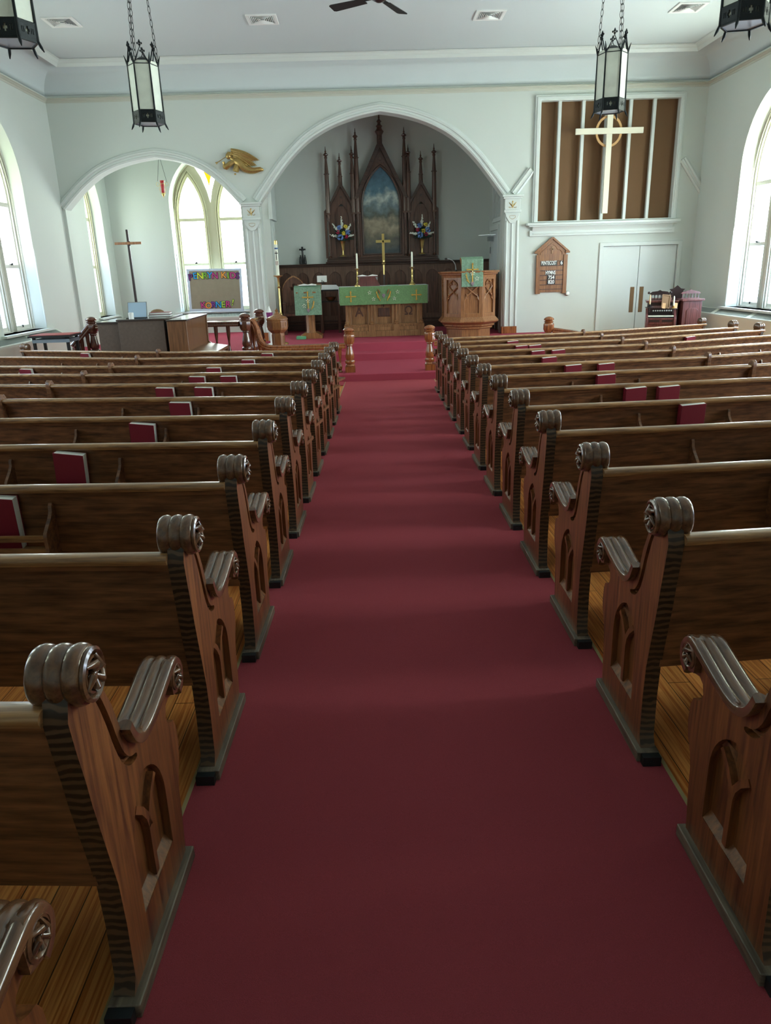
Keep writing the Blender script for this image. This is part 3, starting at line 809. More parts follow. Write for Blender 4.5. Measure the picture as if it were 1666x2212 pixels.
def build_pew(r, side):
    s = 1 if side == 'r' else -1
    Y = rowY(r); X = (.765 if s > 0 else -.548) + SK * Y
    a1, a2 = (AR if s > 0 else AL)[r]
    a1 = radians(a1) + s * SK; a2 = radians(a2) + s * SK
    joint = (3.17 if s > 0 else -2.65); end = (5.42 if s > 0 else -4.93)
    u1 = abs(joint - X); u2 = u1 + abs(end - joint)
    d1 = (cos(a1), sin(a1)); d2 = (cos(a2), sin(a2))
    n1 = (-sin(a1), cos(a1)); n2 = (-sin(a2), cos(a2)); nm = Vector(((n1[0] + n2[0]) / 2, (n1[1] + n2[1]) / 2)); nm = nm / nm.dot(Vector(n1))
    A = (.06, 0); J = (u1, (u1 - .06) * tan(a1)); E = (u2, J[1] + (u2 - u1) * tan(a2))
    side_n = 'right' if s > 0 else 'left'
    row = ORD[r] if s > 0 else ORD[r - 2]
    lab = 'carved oak pew %s of the aisle, %s row back from the altar' % (side_n, row)
    t = thing('church_pew', lab, 'pew', (X, Y, fz(Y)), -SK, 'carved oak pews in rows either side of the aisle')
    t['label'] = lab
    PEWS[(side, r)] = (t, A, J, a1, a2, s)
    fx = (lambda b: sh(b)) if s > 0 else (lambda b: sh(b).mirrored())
    pts = [A, J, E]; dirs = [n1, tuple(nm), n2]
    pew_end(t, side)
    o_key = 'l' if s > 0 else 'r'
    pew_end(t, o_key, (s * (E[0] - .0), E[1], -SL * E[1]), s * a2)
    obj('top_rail', fx(ribbon(pts, dirs, [(-.052, .757), (-.058, .768), (-.055, .779), (-.045, .785), (-.02, .785), (.0, .779), (.004, .765), (-.004, .755)])), M['rail'], t, angle=50)
    obj('backrest', fx(ribbon(pts, dirs, [(-.038, .757), (-.033, .735), (-.022, .735), (.028, .33), (.046, .33), (-.006, .757)])), M['oakx'], t)
    obj('seat', fx(ribbon(pts, dirs, [(.035, .375), (.455, .385), (.462, .395), (.455, .41), (.035, .40)])), M['oakx'], t)
    # support at the joint, its rounded head clips over the rail
    q = MB().prism([(-.062, .74), (-.068, .775), (-.062, .805), (-.04, .82), (-.012, .815), (.004, .795), (.008, .76), (.02, .6), (.06, .42), (.42, .38), (.41, .30), (.30, .05), (.30, .0), (.02, .0), (.03, .1), (.0, .35), (-.03, .5), (-.045, .58), (-.062, .66)], -.017, .017, 'yz')
    q.move(J[0], J[1], 0, (a1 + a2) / 2); obj('centre_support', fx(q), M['oakx'], t, bevel=.004)
    # racks on the rear face
    for base, a, w0, L in ((A, a1, .69, .575), (J, a2, .62, .575)):
        rails, br = rack_bm(L)
        off = .002
        for m in (rails, br): m.V = [(x + w0, y - .02, z) for x, y, z in m.V]
        b2 = MB(); b2.V = [(x + L - .014, y, z) for x, y, z in br.V]; b2.F = br.F[:]
        for m in (rails, br, b2): m.move(base[0], base[1], 0, a)
        rk = obj('book_rack', fx(rails), M['rail'], t)
        obj('rack_bracket', fx(br), M['oakx'], rk); obj('rack_bracket', fx(b2), M['oakx'], rk)
    return t

for r in range(1, 14): build_pew(r, 'r')
for r in range(3, 15): build_pew(r, 'l')

# hymnals
def book_meshes():
    w, h, th = .152, .222, .044
    c = MB(); c.box((0, 0, 0), (w, .004, h)); c.box((0, th - .004, 0), (w, th, h)); c.box((0, 0, 0), (.005, th, h))
    p = MB().box((.005, .004, .004), (w - .002, th - .004, h - .001))
    return mesh('cover', c, M['red']), mesh('pages', p, M['page'])
BC, BP = book_meshes()
BKIND = []
def hymnal(side, r, u, label, tilt=0):
    t, A, J, a1, a2, s = PEWS[(side, r)]
    # point on the rear face
    if u < J[0]: base, a = A, a1
    else: base, a = J, a2
    v = base[1] + (u - base[0]) * tan(a)
    root = t.matrix_world if False else None
    px, py = s * u, v
    c, n = cos(-SK), sin(-SK)
    off = .054
    px2, py2 = px - s * (-sin(a)) * off, py - cos(a) * off
    wx = t.location.x + px2 * c - py2 * n; wy = t.location.y + px2 * n + py2 * c
    wz = t.location.z - SL * v + .535
    b = thing('hymnal', label, 'book', (wx, wy, wz), -SK + s * a, 'red hymnals in the pew racks')
    b.rotation_euler = (radians(8), radians(tilt), -SK + s * a)
    obj('cover', BC, None, b, bevel=.0015); obj('pages', BP, None, b)
BL = [(11, 1.04, '', 4), (10, 1.088, '', 6), (9, .973, '', 5), (8, .945, '', 1), (7, 1.294, 'further from the aisle', 1), (7, .966, 'nearer the aisle', 1), (6, 1.217, 'further from the aisle', 1), (6, .916, 'nearer the aisle', 0),
      (5, 1.232, 'near the aisle', 0), (4, 1.017, '', 0), (3, .918, 'near the aisle', 0), (3, 3.505, 'near the left wall', 0), (5, 3.36, 'near the left wall', 1)]
for r, u, ex, tl in BL:
    hymnal('l', r, u, 'red hymnal behind the %s pew on the left%s' % (ORD[r - 2], (', ' + ex) if ex else ' side'), tl)
BR = [(2, .882, ''), (3, .851, 'closest to the aisle'), (3, 1.018, 'second from the aisle'), (4, .89, 'closest to the aisle'), (4, 1.125, 'further from the aisle'), (5, .84, ''), (6, .885, 'closest to the aisle'), (6, 1.195, 'further from the aisle'), (7, .95, ''),
      (8, .92, 'closest to the aisle'), (8, 1.16, 'further from the aisle'), (9, 1.0, ''), (3, 3.143, 'near the right wall')]
for r, u, ex in BR:
    hymnal('r', r, u, 'red hymnal behind the %s pew on the right%s' % (ORD[r], (', ' + ex) if ex else ' side'), -3)

# ------------------------------------------------------------------ turned posts and rails
def newel_bm(h=.741, sq=.17):
    b = MB(); a = sq / 2
    b.box((-a, -a, 0), (a, a, .095))
    b.lathe([(.075, .095), (.082, .11), (.075, .125), (.065, .135), (.082, .15), (.088, .17), (.08, .195), (.06, .205), (.072, .23), (.078, .25), (.066, .32), (.05, .40), (.046, .43), (.058, .445), (.058, .455), (.05, .47)], seg=24)
    b.lathe([(.07, .465), (a * 1.05, .50), (a * 1.12, .52), (a * 1.12, .60), (a * 1.05, .62), (.07, .635)], seg=8, ph=pi / 8)
    b.lathe([(.06, .63), (.085, .645), (.085, .655), (.07, .66), (.062, .668), (.088, .68), (.092, .695), (.08, .715), (.05, .732), (.02, h - .001), (.005, h)], seg=24)
    return b
NEW = {k: mesh('newel', newel_bm(), M[k], angle=35) for k in ('post', 'postd')}
def newel(loc, label, mat='post', h=1):
    o = obj('newel_post', NEW[mat], None, None, loc); tag(o, label, 'post', 'turned newel posts of the chancel rail')
    if mat != 'x': pass
    return o

def baluster_bm(h=.32):
    s = h / .32
    return MB().lathe([(.028, 0), (.03, .02), (.018, .035), (.03, .06 * s), (.033, .08 * s), (.018, .11 * s), (.016, .17 * s), (.03, .24 * s), (.034, .29 * s), (.034, h)], seg=12)

RAILP = [(-.055, -.045), (.055, -.045), (.06, -.02), (.045, -.005), (.05, .015), (.035, .035), (0, .042), (-.035, .035), (-.05, .015), (-.045, -.005), (-.06, -.02)]
def rail_sweep(path):
    pts = [Vector(p) for p in path]; nr = []; v = []; f = []; k = len(RAILP); n = len(pts)
    for i in range(n):
        t = (pts[min(i + 1, n - 1)] - pts[max(i - 1, 0)]).normalized(); sd = t.cross(Vector((0, 0, 1))).normalized(); u = sd.cross(t)
        for a, b in RAILP: v.append(pts[i] + sd * a + u * b)
    for i in range(n - 1):
        for j in range(k): f.append((i * k + j, i * k + (j + 1) % k, (i + 1) * k + (j + 1) % k, (i + 1) * k + j))
    f.append(tuple(range(k))); f.append(tuple((n - 1) * k + j for j in range(k)))
    return MB().add(v, f)

def balustrade(label, path, zb, step=.2, mat='post', skip=0, h=None):
    """rail along a path with turned balusters standing on level zb"""
    t = thing('balustrade', label, 'railing', tuple(path[0]), 0, 'wooden rails round the chancel')
    o = Vector(path[0]); P = [Vector(p) - o for p in path]
    obj('handrail', rail_sweep(P), M['postx' if False else mat], t)
    # walk along
    acc = skip; cache = {}
    for i in range(len(P) - 1):
        a, b = P[i], P[i + 1]; L = (b.xy - a.xy).length; s = acc
        while s < L:
            p = a.lerp(b, s / L) if L > 1e-6 else a
            hh = round(p.z + o.z - .04 - zb, 2)
            if hh > .12:
                if hh not in cache: cache[hh] = mesh('baluster', baluster_bm(hh), M[mat], angle=50)
                obj('baluster', cache[hh], None, t, (p.x, p.y, zb - o.z))
            s += step
        acc = s - L
    return t

YN = 12.5
newel((-.265, YN, Z1), 'honey brown turned post at the step, left side of the aisle opening')
newel((1.08, YN - .05, Z1), 'honey brown turned post at the step, right side of the aisle opening')
newel((-1.955, 12.4, PZ), 'dark turned newel post nearer the pews, just right of the small piano', 'postd')
newel((-1.90, 13.72, PZ), 'dark turned newel post further back, beside the octagonal font', 'postd')
newel((-4.60, 12.83, PZ), 'dark turned newel post at the head of the little stair, left of the organ console', 'postd')
newel((-4.93, 12.95, -.28), 'low dark turned newel post at the foot of the little stair by the left wall', 'postd')
newel((3.33, 13.5, Z1), 'turned newel post standing alone against the white wall below the hymn board')
b1 = catmull([(-.33, YN, .26), (-.8, YN, .26), (-1.4, YN, .26), (-1.62, YN + .02, .275), (-1.75, YN + .12, .36), (-1.80, YN + .2, .52), (-1.86, YN + .24, .66), (-1.9, YN + .26, .70)], 4)
balustrade('low wooden rail left of the aisle opening, sweeping up towards the font', b1, Z1, .13, skip=.1)
balustrade('wooden rail running back between the two dark newel posts beside the font', [(-1.95, 12.5, .68), (-1.905, 13.64, .68)], PZ, .12, 'postd', skip=.1)
balustrade('wooden rail seen behind the small piano, in front of the side chapel', [(-2.05, 12.4, .68), (-4.5, 12.78, .68)], PZ, .21, 'postd', skip=.2)
balustrade('steep dark handrail of the little stair by the left wall', [(-4.63, 12.8, .70), (-4.9, 12.62, .38)], -.2, .1, 'postd', skip=.06)
b2 = catmull([(1.15, YN - .05, .26), (2.2, YN - .05, .26), (3.4, YN - .05, .26), (3.7, YN + .1, .26), (3.8, YN + .45, .27), (3.7, 13.2, .29), (3.42, 13.46, .32)], 4)
balustrade('low wooden rail right of the aisle opening, curving back to the wall', b2, Z1, .16, skip=.1)

# ------------------------------------------------------------------ altar
def build_altar():
    y0 = 15.84
    t = thing('altar', 'carved brown oak altar with A and omega panels under the green frontal', 'altar', (.42, y0, PZ))
    W = .80; b = MB()
    b.box((-W, .1, 0), (W, .62, .98)); obj('body', b, M['oakm2'], t)
    b = MB(); b.box((-W - .04, -.0, 0), (W + .04, .66, .12)); b.box((-W - .02, .02, .12), (W + .02, .64, .2)); obj('plinth', b, M['oakm2'], t, bevel=.008)
    b = MB(); b.box((-.9, -.03, .97), (.9, .68, 1.015)); obj('table_top', b, M['oakm2'], t, bevel=.006)
    holes = []; 
    for c in (-.52, 0, .52): holes.append(arch(c, .17, .26, .62, .82, 6))
    b = MB().prism([(-W, .2), (W, .2), (W, .97), (-W, .97)], .03, .08, 'xz', holes); obj('arcade', b, M['oakm2'], t, bevel=.003)
    for x in (-.78, -.26, .26, .78):
        q = MB().box((x - .065, -.01, 0), (x + .065, .07, .25)).lathe([(.05, .25), (.055, .27), (.04, .29), (.047, .31), (.03, .33), (.028, .86), (.04, .88), (.05, .92), (.055, .96)], (x, .02, 0), 'z', 12)
        obj('column', q, M['oakm2'], t)
    for c in (-.52, 0, .52):                                    # cusped heads
        m = MB()
        for s in (-1, 1):
            m.tube([(c + s * .16, .03, .62), (c + s * .10, .025, .66), (c + s * .06, .025, .73), (c, .025, .79)], .012, 6)
            m.ball((c + s * .085, .028, .655), (.02, .012, .02), 8, 5)
        m.box((c - .19, .02, .235), (c + .19, .06, .26)); obj('tracery', m, M['oakm2'], t)
    text('carved_letter', 'A', .26, M['dark'], t, (-.52, .097, .50), .008, .004); text('carved_letter', '\u03A9', .24, M['dark'], t, (.52, .097, .50), .008, .004)
    m = MB().box((-.12, .08, .42), (-.004, .1, .58)).box((.004, .08, .42), (.12, .1, .58)).box((-.13, .09, .40), (.13, .102, .42)); m.box((-.012, .08, .60), (.012, .102, .70)); m.box((-.04, .08, .66), (.04, .1, .68))
    obj('carved_book', m, M['dark'], t, bevel=.004)
    # cloths lie on the altar
    l = obj('altar_linen', MB().box((-.93, -.045, 0), (.93, .66, .006)).box((-.93, -.05, -.33), (-.925, .6, .006)).box((.925, -.05, -.33), (.93, .6, .006)), M['linen'], None, (.42, y0, PZ + 1.018))
    tag(l, 'white linen cloth spread over the altar top, edges showing at the ends', 'cloth')
    f = thing('altar_frontal', 'green altar frontal with gold crosses, white flowers and wheat ears', 'cloth', (.42, y0 - .055, PZ + 1.02))
    n = 24; v = []
    fc = MB()
    for i in range(n + 1):
        x = -.915 + 1.83 * i / n; w = .006 * sin(i * 1.7)
        v += [(x, w * .2, .003), (x, -.012 + w, -.36), (x, -.006 + w, -.36), (x, .006, .003)]
    fc.add(v, [(i * 4 + j, i * 4 + (j + 1) % 4, i * 4 + 4 + (j + 1) % 4, i * 4 + 4 + j) for i in range(n) for j in range(4)] + [(0, 1, 2, 3), (n * 4 + 3, n * 4 + 2, n * 4 + 1, n * 4)])
    obj('green_cloth', fc, M['green'], f, angle=70)
    for x in (-.68, .68): obj('gold_cross', orn_cross(.095, .095), M['goldthread'], f, (x, -.022, -.19))
    for x, z in ((-.29, -.12), (-.21, -.25), (.29, -.12), (.22, -.25)): obj('white_flower', flower_bm(.042), M['whitethread'], f, (x, -.022, z))
    for s in (-1, 1):
        m = MB(); m.tube([(s * .07, 0, -.29), (s * .10, 0, -.22), (s * .15, 0, -.12)], .008, 5); m.tube([(s * .10, 0, -.24), (s * .13, 0, -.2), (s * .14, 0, -.1)], .006, 5)
        for k in range(4): m.tube([(s * (.10 + .01 * k), 0, -.24 + .03 * k), (s * (.135 + .006 * k), 0, -.21 + .035 * k)], .006, 5)
        obj('wheat_ear', m, M['goldthread'], f, (0, -.022, 0))
        obj('brown_leaf', MB().tube([(s * .075, 0, -.16), (s * .09, 0, -.1), (s * .12, 0, -.05)], [.004, .016, .002], 6), M['brownthread'], f, (0, -.022, 0))
    obj('grapes', grapes_bm(), M['grape'], f, (0, -.022, -.19))

def orn_cross(w, h, low=None):
    low = low or h; b = MB()
    b.bar((-w, 0, 0), (w, 0, 0), .008, .02); b.bar((0, 0, -low), (0, 0, h), .008, .02, (1, 0, 0))
    for x, z, dx, dz in ((-w, 0, -1, 0), (w, 0, 1, 0), (0, h, 0, 1), (0, -low, 0, -1)):
        b.prism([(x + dz * .028 - dx * .01, z + dx * .028 - dz * .01), (x - dz * .028 - dx * .01, z - dx * .028 - dz * .01), (x - dz * .012, z - dx * .012), (x + dx * .022, z + dz * .022), (x + dz * .012, z + dx * .012)], -.004, .004)
    return b
def flower_bm(r):
    b = MB()
    for k in range(5):
        a = .3 + 2 * pi * k / 5; b.tube([(.25 * r * cos(a), 0, .25 * r * sin(a)), (.7 * r * cos(a), 0, .7 * r * sin(a)), (r * cos(a + .25), 0, r * sin(a + .25))], [.002, r * .22, .002], 6)
    return b
def grapes_bm(s=1):
    b = MB()
    for i, row in enumerate((3, 4, 3, 2, 1)):
        for k in range(row): b.ball(((k - (row - 1) / 2) * .018 * s, 0, (.03 - i * .017) * s), (.011 * s, .006, .011 * s), 8, 5)
    return b
build_altar()
YA = 15.79; ZA = PZ + 1.026

def candlestick(x, label):
    t = thing('altar_candle', label, 'candlestick', (x, YA + .17, ZA), 0, 'brass candlesticks on the altar')
    obj('candlestick', MB().lathe([(.068, 0), (.066, .015), (.05, .03), (.03, .06), (.018, .08), (.018, .09), (.03, .105), (.018, .12), (.016, .2), (.028, .215), (.016, .23), (.015, .31), (.02, .33), (.052, .345), (.055, .352), (.03, .356)], seg=18), M['brass'], t)
    obj('candle', MB().lathe([(.018, .352), (.018, .64), (.008, .648), (.002, .655)], seg=12), M['candle'], t)
candlestick(-.108, 'brass candlestick with a tall white candle at the left end of the altar')
candlestick(1.03, 'brass candlestick with a tall white candle at the right end of the altar')

t = thing('missal_stand', 'reddish brown book stand on the altar, seen from behind', 'book stand', (.13, YA + .12, ZA))
q = MB().prism([(-.24, 0), (.22, 0), (.22, .02), (.13, .18), (-.2, .17), (-.24, .02)], .0, .02); q.box((-.2, .02, 0), (-.18, .2, .12)); q.box((.15, .02, 0), (.17, .2, .12)); q.bar((-.02, .01, .01), (-.02, .01, .175), .02, .012, (1, 0, 0))
obj('stand', q, M['maroon'], t, bevel=.004)
bk = MB()
for s in (-1, 1):
    bk.add([(0, 0, 0), (s * .21, 0, .01), (s * .21, .22, -.01 - .09), (0, .22, -.1), (0, 0, .012), (s * .1, 0, .04), (s * .21, 0, .022), (s * .21, .22, -.078), (s * .1, .22, -.06), (0, .22, -.088)],
           [(0, 1, 2, 3), (4, 9, 8, 5), (5, 8, 7, 6), (0, 4, 5, 6, 1), (3, 2, 7, 8, 9), (1, 6, 7, 2), (0, 3, 9, 4)])
t = thing('open_book', 'open white-paged service book lying on the altar book stand', 'book', (.10, YA + .125, ZA + .19)); obj('pages', bk, M['page'], t)
obj('binding', MB().box((-.215, -.004, -.012), (.215, .004, .008)), M['maroon'], t)
t = obj('folded_cloth', MB().box((-.12, -.1, 0), (.12, .1, .008)), M['greenbook'], None, (.62, YA + .3, ZA)); tag(t, 'small folded green cloth lying flat on the altar', 'cloth')

# processional cross behind the altar
t = thing('processional_cross', 'tall brass processional cross standing behind the altar', 'cross', (.465, 16.66, PZ))
obj('pole', MB().lathe([(.016, 0), (.016, 1.24)], seg=10), M['maroond'], t)
obj('socket', MB().lathe([(.018, 1.24), (.02, 1.44), (.04, 1.46), (.042, 1.475), (.02, 1.5), (.02, 1.53)], seg=12), M['brass'], t)
q = MB().box((-.027, -.012, 1.5), (.027, .012, 2.07)); q.box((-.155, -.012, 1.89), (.155, .012, 1.945)); q.lathe([(.032, -.016), (.032, -.012), (.02, -.016)], (0, 0, 1.917), 'y', 16)
obj('cross', q, M['brass'], t, bevel=.003)
obj('base', MB().lathe([(.14, 0), (.13, .02), (.03, .05), (.02, .07)], seg=16), M['maroond'], t)

# ------------------------------------------------------------------ wainscot and retable
def build_wainscot():
    t = thing('wainscot', 'dark panelled wainscot with pointed panels across the chancel wall', 'panelling', (0, YC - .06, PZ))
    x0, x1, H = -1.985, 2.985, 1.5
    n = 13; holes = []; w = (x1 - x0) / n
    for i in range(n):
        c = x0 + (i + .5) * w; holes.append(arch(c, w / 2 - .045, .32, 1.14, 1.33, 6))
    obj('frame', MB().prism([(x0, 0), (x1, 0), (x1, H - .05), (x0, H - .05)], -.03, -.005, 'xz', holes), M['wains'], t, bevel=.003)
    obj('panel_back', MB().box((x0, -.005, 0), (x1, .05, H - .05)), M['dark'], t)
    q = MB().box((x0, -.085, H - .05), (x1, .055, H - .015)); q.box((x0, -.12, H - .015), (x1, .055, H + .01)); q.box((x0, -.05, .18), (x1, 0, .22)); q.box((x0, -.045, 0), (x1, 0, .15))
    obj('ledge', q, M['darkx'], t, bevel=.006)
build_wainscot()
ZW = PZ + 1.51

def finial(b, x, y, z, k=1.0):
    b.lathe([(.022 * k, 0), (.034 * k, .03 * k), (.022 * k, .05 * k), (.05 * k, .075 * k), (.052 * k, .085 * k), (.022 * k, .11 * k), (.012 * k, .125 * k), (.02 * k, .14 * k), (.01 * k, .16 * k), (.004 * k, .23 * k)], (x, y, z), 'z', 8)

def build_retable():
    y = YC - .12
    t = thing('retable', 'tall dark carved gothic retable with pinnacles standing on the wainscot ledge', 'altarpiece', (0, y, ZW))
    Z = lambda z: z - ZW
    q = MB().box((-.84, -.13, 0), (1.80, .1, .035)); q.box((-.81, -.11, .035), (1.77, .1, .09)); q.box((-.79, -.09, .09), (1.75, .1, .12))
    obj('base', q, M['darkx'], t, bevel=.006)
    zb = Z(1.72)
    # back boards of the three bays with their gables
    cx = .485
    pic = arch(cx, .435, Z(1.79), Z(2.82), Z(3.66), 10)
    q = MB().prism([(-.1, zb), (1.07, zb), (1.07, Z(3.02)), (cx, Z(4.13)), (-.1, Z(3.02))], -.02, .04, 'xz', [pic])
    obj('centre_bay', q, M['dark'], t, bevel=.003)
    for s, c in ((-1, -.43), (1, 1.40)):
        ni = arch(c, .165, Z(1.78), Z(2.58), Z(2.9), 7)
        q = MB().prism([(c - .31, zb), (c + .31, zb), (c + .31, Z(2.85)), (c, Z(3.31)), (c - .31, Z(2.85))], -.01, .03, 'xz', [ni]); q.box((c - .3, .03, zb), (c + .3, .06, Z(2.85)))
        obj('side_bay', q, M['dark'], t, bevel=.003)
        m = MB().sweep([(p[0], 0, p[1]) for p in ni[2:-1]] , [(0, 0, 1)] * len(ni[2:-1]), (0, -1, 0), [(-.008, .0), (.008, 0), (.008, .02), (-.008, .02)])
        obj('niche_moulding', m, M['dark'], t)
        q = MB()
        q.prism([(c - .335, Z(2.78)), (c - .285, Z(2.78)), (c, Z(3.245)), (c + .285, Z(2.78)), (c + .335, Z(2.78)), (c, Z(3.36))], -.07, .03)
        obj('raking_moulding', q, M['darkx'], t, bevel=.004)
        q = MB().lathe([(.05, Z(3.25)), (.045, Z(3.45)), (.055, Z(3.455)), (.055, Z(3.47)), (.042, Z(3.475)), (.02, Z(3.75))], (c, -.02, 0), 'z', 8); finial(q, c, -.02, Z(3.69), 1.1)
        obj('spire', q, M['dark'], t, angle=25)
        obj('trefoil', MB().lathe([(.03, -.022), (.03, -.01)], (c, 0, Z(3.03)), 'y', 12), M['darkx'], t)
    # centre gable
    q = MB()
    q.prism([(cx - .62, Z(2.98)), (cx - .53, Z(2.98)), (cx, Z(4.03)), (cx + .53, Z(2.98)), (cx + .62, Z(2.98)), (cx, Z(4.22))], -.1, .03)
    obj('raking_moulding', q, M['darkx'], t, bevel=.005)
    q = MB()
    q.prism([(cx - .40, Z(3.14)), (cx - .37, Z(3.14)), (cx, Z(3.90)), (cx + .37, Z(3.14)), (cx + .40, Z(3.14)), (cx, Z(3.96))], -.04, -.015)
    for p in ((0, 3.80), (-.045, 3.74), (.045, 3.74)): q.lathe([(.032, -.04), (.032, -.02), (.02, -.02), (.02, -.03)], (cx + p[0], 0, Z(p[1])), 'y', 14)
    obj('gable_tracery', q, M['dark'], t)
    q = MB().lathe([(.06, Z(4.12)), (.06, Z(4.2)), (.058, Z(4.28)), (.10, Z(4.35)), (.06, Z(4.40)), (.05, Z(4.43)), (.075, Z(4.46)), (.045, Z(4.48)), (.03, Z(4.52)), (.058, Z(4.55)), (.03, Z(4.58)), (.014, Z(4.6)), (.018, Z(4.63)), (.004, Z(4.73))], (cx, -.03, 0), 'z', 8)
    obj('spire', q, M['dark'], t, angle=25)
    # picture, its frame bead
    pts = pic; nr = []
    for i in range(len(pts)):
        a = Vector(pts[i - 1]); c2 = Vector(pts[(i + 1) % len(pts)]); tt = (c2 - a).normalized(); nr.append((tt.y, 0, -tt.x))
    m = MB().sweep([(p[0], -.02, p[1]) for p in pts], nr, (0, -1, 0), [(-.02, -.02), (-.02, .012), (.02, .02), (.035, .0), (.02, -.02)], closed=True)
    obj('picture_moulding', m, M['darkx'], t)
    p = obj('painting', MB().prism([(x - cx, z) for x, z in arch(cx, .43, Z(1.80), Z(2.82), Z(3.65), 10)], -.005, .005), M['paint'], t, (cx, .02, 0))
    # columns and tall pinnacles
    for x, top, k in ((-.73, 4.07, 1), (-.15, 4.07, 1), (-.055, 4.42, 1.12), (1.03, 4.42, 1.12), (1.115, 4.07, 1), (1.70, 4.07, 1)):
        yy = -.05 if k > 1 else -.035
        q = MB().lathe([(.036, Z(1.73)), (.04, Z(1.75)), (.024, Z(1.77)), (.03, Z(1.8)), (.02, Z(1.83)), (.018, Z(2.5)), (.028, Z(2.53)), (.022, Z(2.56)), (.036, Z(2.62)), (.036, Z(2.66))], (x, yy, 0), 'z', 12)
        obj('column', q, M['dark'], t)
        sh_ = 3.5 if k == 1 else 3.82
        q = MB().box((x - .05, yy - .04, Z(2.66)), (x + .05, .03, Z(2.7))); q.lathe([(.052, Z(2.7)), (.048, Z(sh_)), (.064, Z(sh_ + .005)), (.064, Z(sh_ + .02)), (.046, Z(sh_ + .03)), (.022, Z(top - .2))], (x, yy, 0), 'z', 8)
        finial(q, x, yy, Z(top - .25), 1.12); obj('pinnacle', q, M['dark'], t, angle=25)
    for x0, x1 in ((-.83, -.77), (1.74, 1.80)): obj('side_board', MB().prism([(x0, zb), (x1, zb), (x1, Z(2.74) if x0 > 0 else Z(2.8)), (x0, Z(2.8) if x0 > 0 else Z(2.74))], -.01, .05), M['dark'], t)
    for c in (-.43, 1.40):
        q = MB().box((c - .13, -.15, Z(1.735)), (c + .13, 0, Z(1.755))); q.prism([(c - .05, Z(1.64)), (c + .05, Z(1.64)), (c + .02, Z(1.735)), (c - .02, Z(1.735))], -.08, 0)
        obj('vase_shelf', q, M['darkx'], t)

def painting_mat():
    """a plain stormy landscape: teal clouds over pale light, brown rocks below"""
    m, nt, b = base_mat('painted_landscape'); N, L = nt.nodes, nt.links
    tc = N.new('ShaderNodeTexCoord'); sx = N.new('ShaderNodeSeparateXYZ'); L.new(tc.outputs['Object'], sx.inputs[0])
    n = N.new('ShaderNodeTexNoise'); n.inputs['Scale'].default_value = 3.2; n.inputs['Detail'].default_value = 6; L.new(tc.outputs['Object'], n.inputs['Vector'])
    a = N.new('ShaderNodeMath'); a.operation = 'MULTIPLY_ADD'; a.inputs[1].default_value = .9; L.new(n.outputs[0], a.inputs[0]); L.new(sx.outputs[2], a.inputs[2])
    r = N.new('ShaderNodeValToRGB'); e = r.color_ramp.elements
    for _ in range(6): e.new(.5)
    for i, (p, c) in enumerate(((.22, '#3A4448'), (.36, '#6E6A5A'), (.46, '#A0967E'), (.54, '#565C52'), (.62, '#6E8286'), (.68, '#B4C0B8'), (.76, '#4E7484'), (.95, '#3C5C70'))): e[i].position = p; e[i].color = lin(c)
    mr = N.new('ShaderNodeMapRange'); mr.inputs['From Min'].default_value = .15; mr.inputs['From Max'].default_value = 2.6
    L.new(a.outputs[0], mr.inputs[0]); L.new(mr.outputs[0], r.inputs[0])
    n2 = N.new('ShaderNodeTexNoise'); n2.inputs['Scale'].default_value = 9; n2.inputs['Detail'].default_value = 5; L.new(tc.outputs['Object'], n2.inputs['Vector'])
    mx = N.new('ShaderNodeMix'); mx.data_type = 'RGBA'; mx.blend_type = 'OVERLAY'; mx.inputs[0].default_value = .6
    L.new(r.outputs[0], mx.inputs[6]); L.new(n2.outputs[0], mx.inputs[7]); L.new(mx.outputs[2], b.inputs['Base Color']); b.inputs['Roughness'].default_value = .5
    return m
M['paint'] = painting_mat()
build_retable()

def bouquet(x, label, seed):
    random.seed(seed); y = YC - .12 - .085
    t = thing('flower_vase', label, 'flowers', (x, y, 1.755), 0, 'altar flower arrangements')
    obj('vase', MB().lathe([(.085, 0), (.08, .012), (.03, .03), (.02, .06), (.026, .08), (.018, .1), (.03, .14), (.045, .25), (.062, .33), (.066, .335), (.05, .33)], seg=18), M['brass'], t)
    fo = MB()
    for k in range(46):
        a = random.uniform(0, 2 * pi); el = random.uniform(-.1, 1.3); L = random.uniform(.16, .33)
        d = Vector((cos(a) * cos(el), sin(a) * cos(el) * .45, sin(el)))
        p0 = Vector((0, 0, .38)); p1 = p0 + d * L * .55; p2 = p0 + d * L
        fo.tube([p0, p1, p2], [.003, .018, .002], 5)
    fo.ball((0, 0, .45), (.13, .06, .14), 10, 7)
    obj('foliage', fo, M['foliage'], t)
    for tx, tz in ((0, .86), (-.22, .72), (.21, .70), (-.28, .47), (.27, .46)):
        m = MB(); p0 = Vector((0, 0, .42)); p1 = Vector((tx, -.04, tz))
        for k in range(16):
            q = p0.lerp(p1, .45 + .55 * k / 16); m.ball((q.x + random.uniform(-.018, .018), q.y + random.uniform(-.03, 0), q.z + random.uniform(-.012, .012)), .022 * (1.25 - k / 22), 6, 4)
        obj('white_spike', m, M['fwhite'], t)
    for px, pz, r, mt in ((-.06, .62, .055, 'fblue'), (-.05, .42, .07, 'fblue'), (.13, .52, .06, 'fblue'), (.08, .64, .045, 'fyellow'), (.03, .50, .05, 'fyellow'), (-.1, .53, .045, 'fred'), (.09, .43, .045, 'fred'), (.0, .7, .035, 'fwhite')):
        m = MB()
        for k in range(22):
            a = random.uniform(0, 2 * pi); e = random.uniform(-1.2, 1.2); m.ball((px + r * .8 * cos(a) * cos(e), -.075 + r * .5 * sin(a) * cos(e), pz + r * .8 * sin(e)), r * .3, 6, 4)
        obj('blossom', m, M[mt], t)
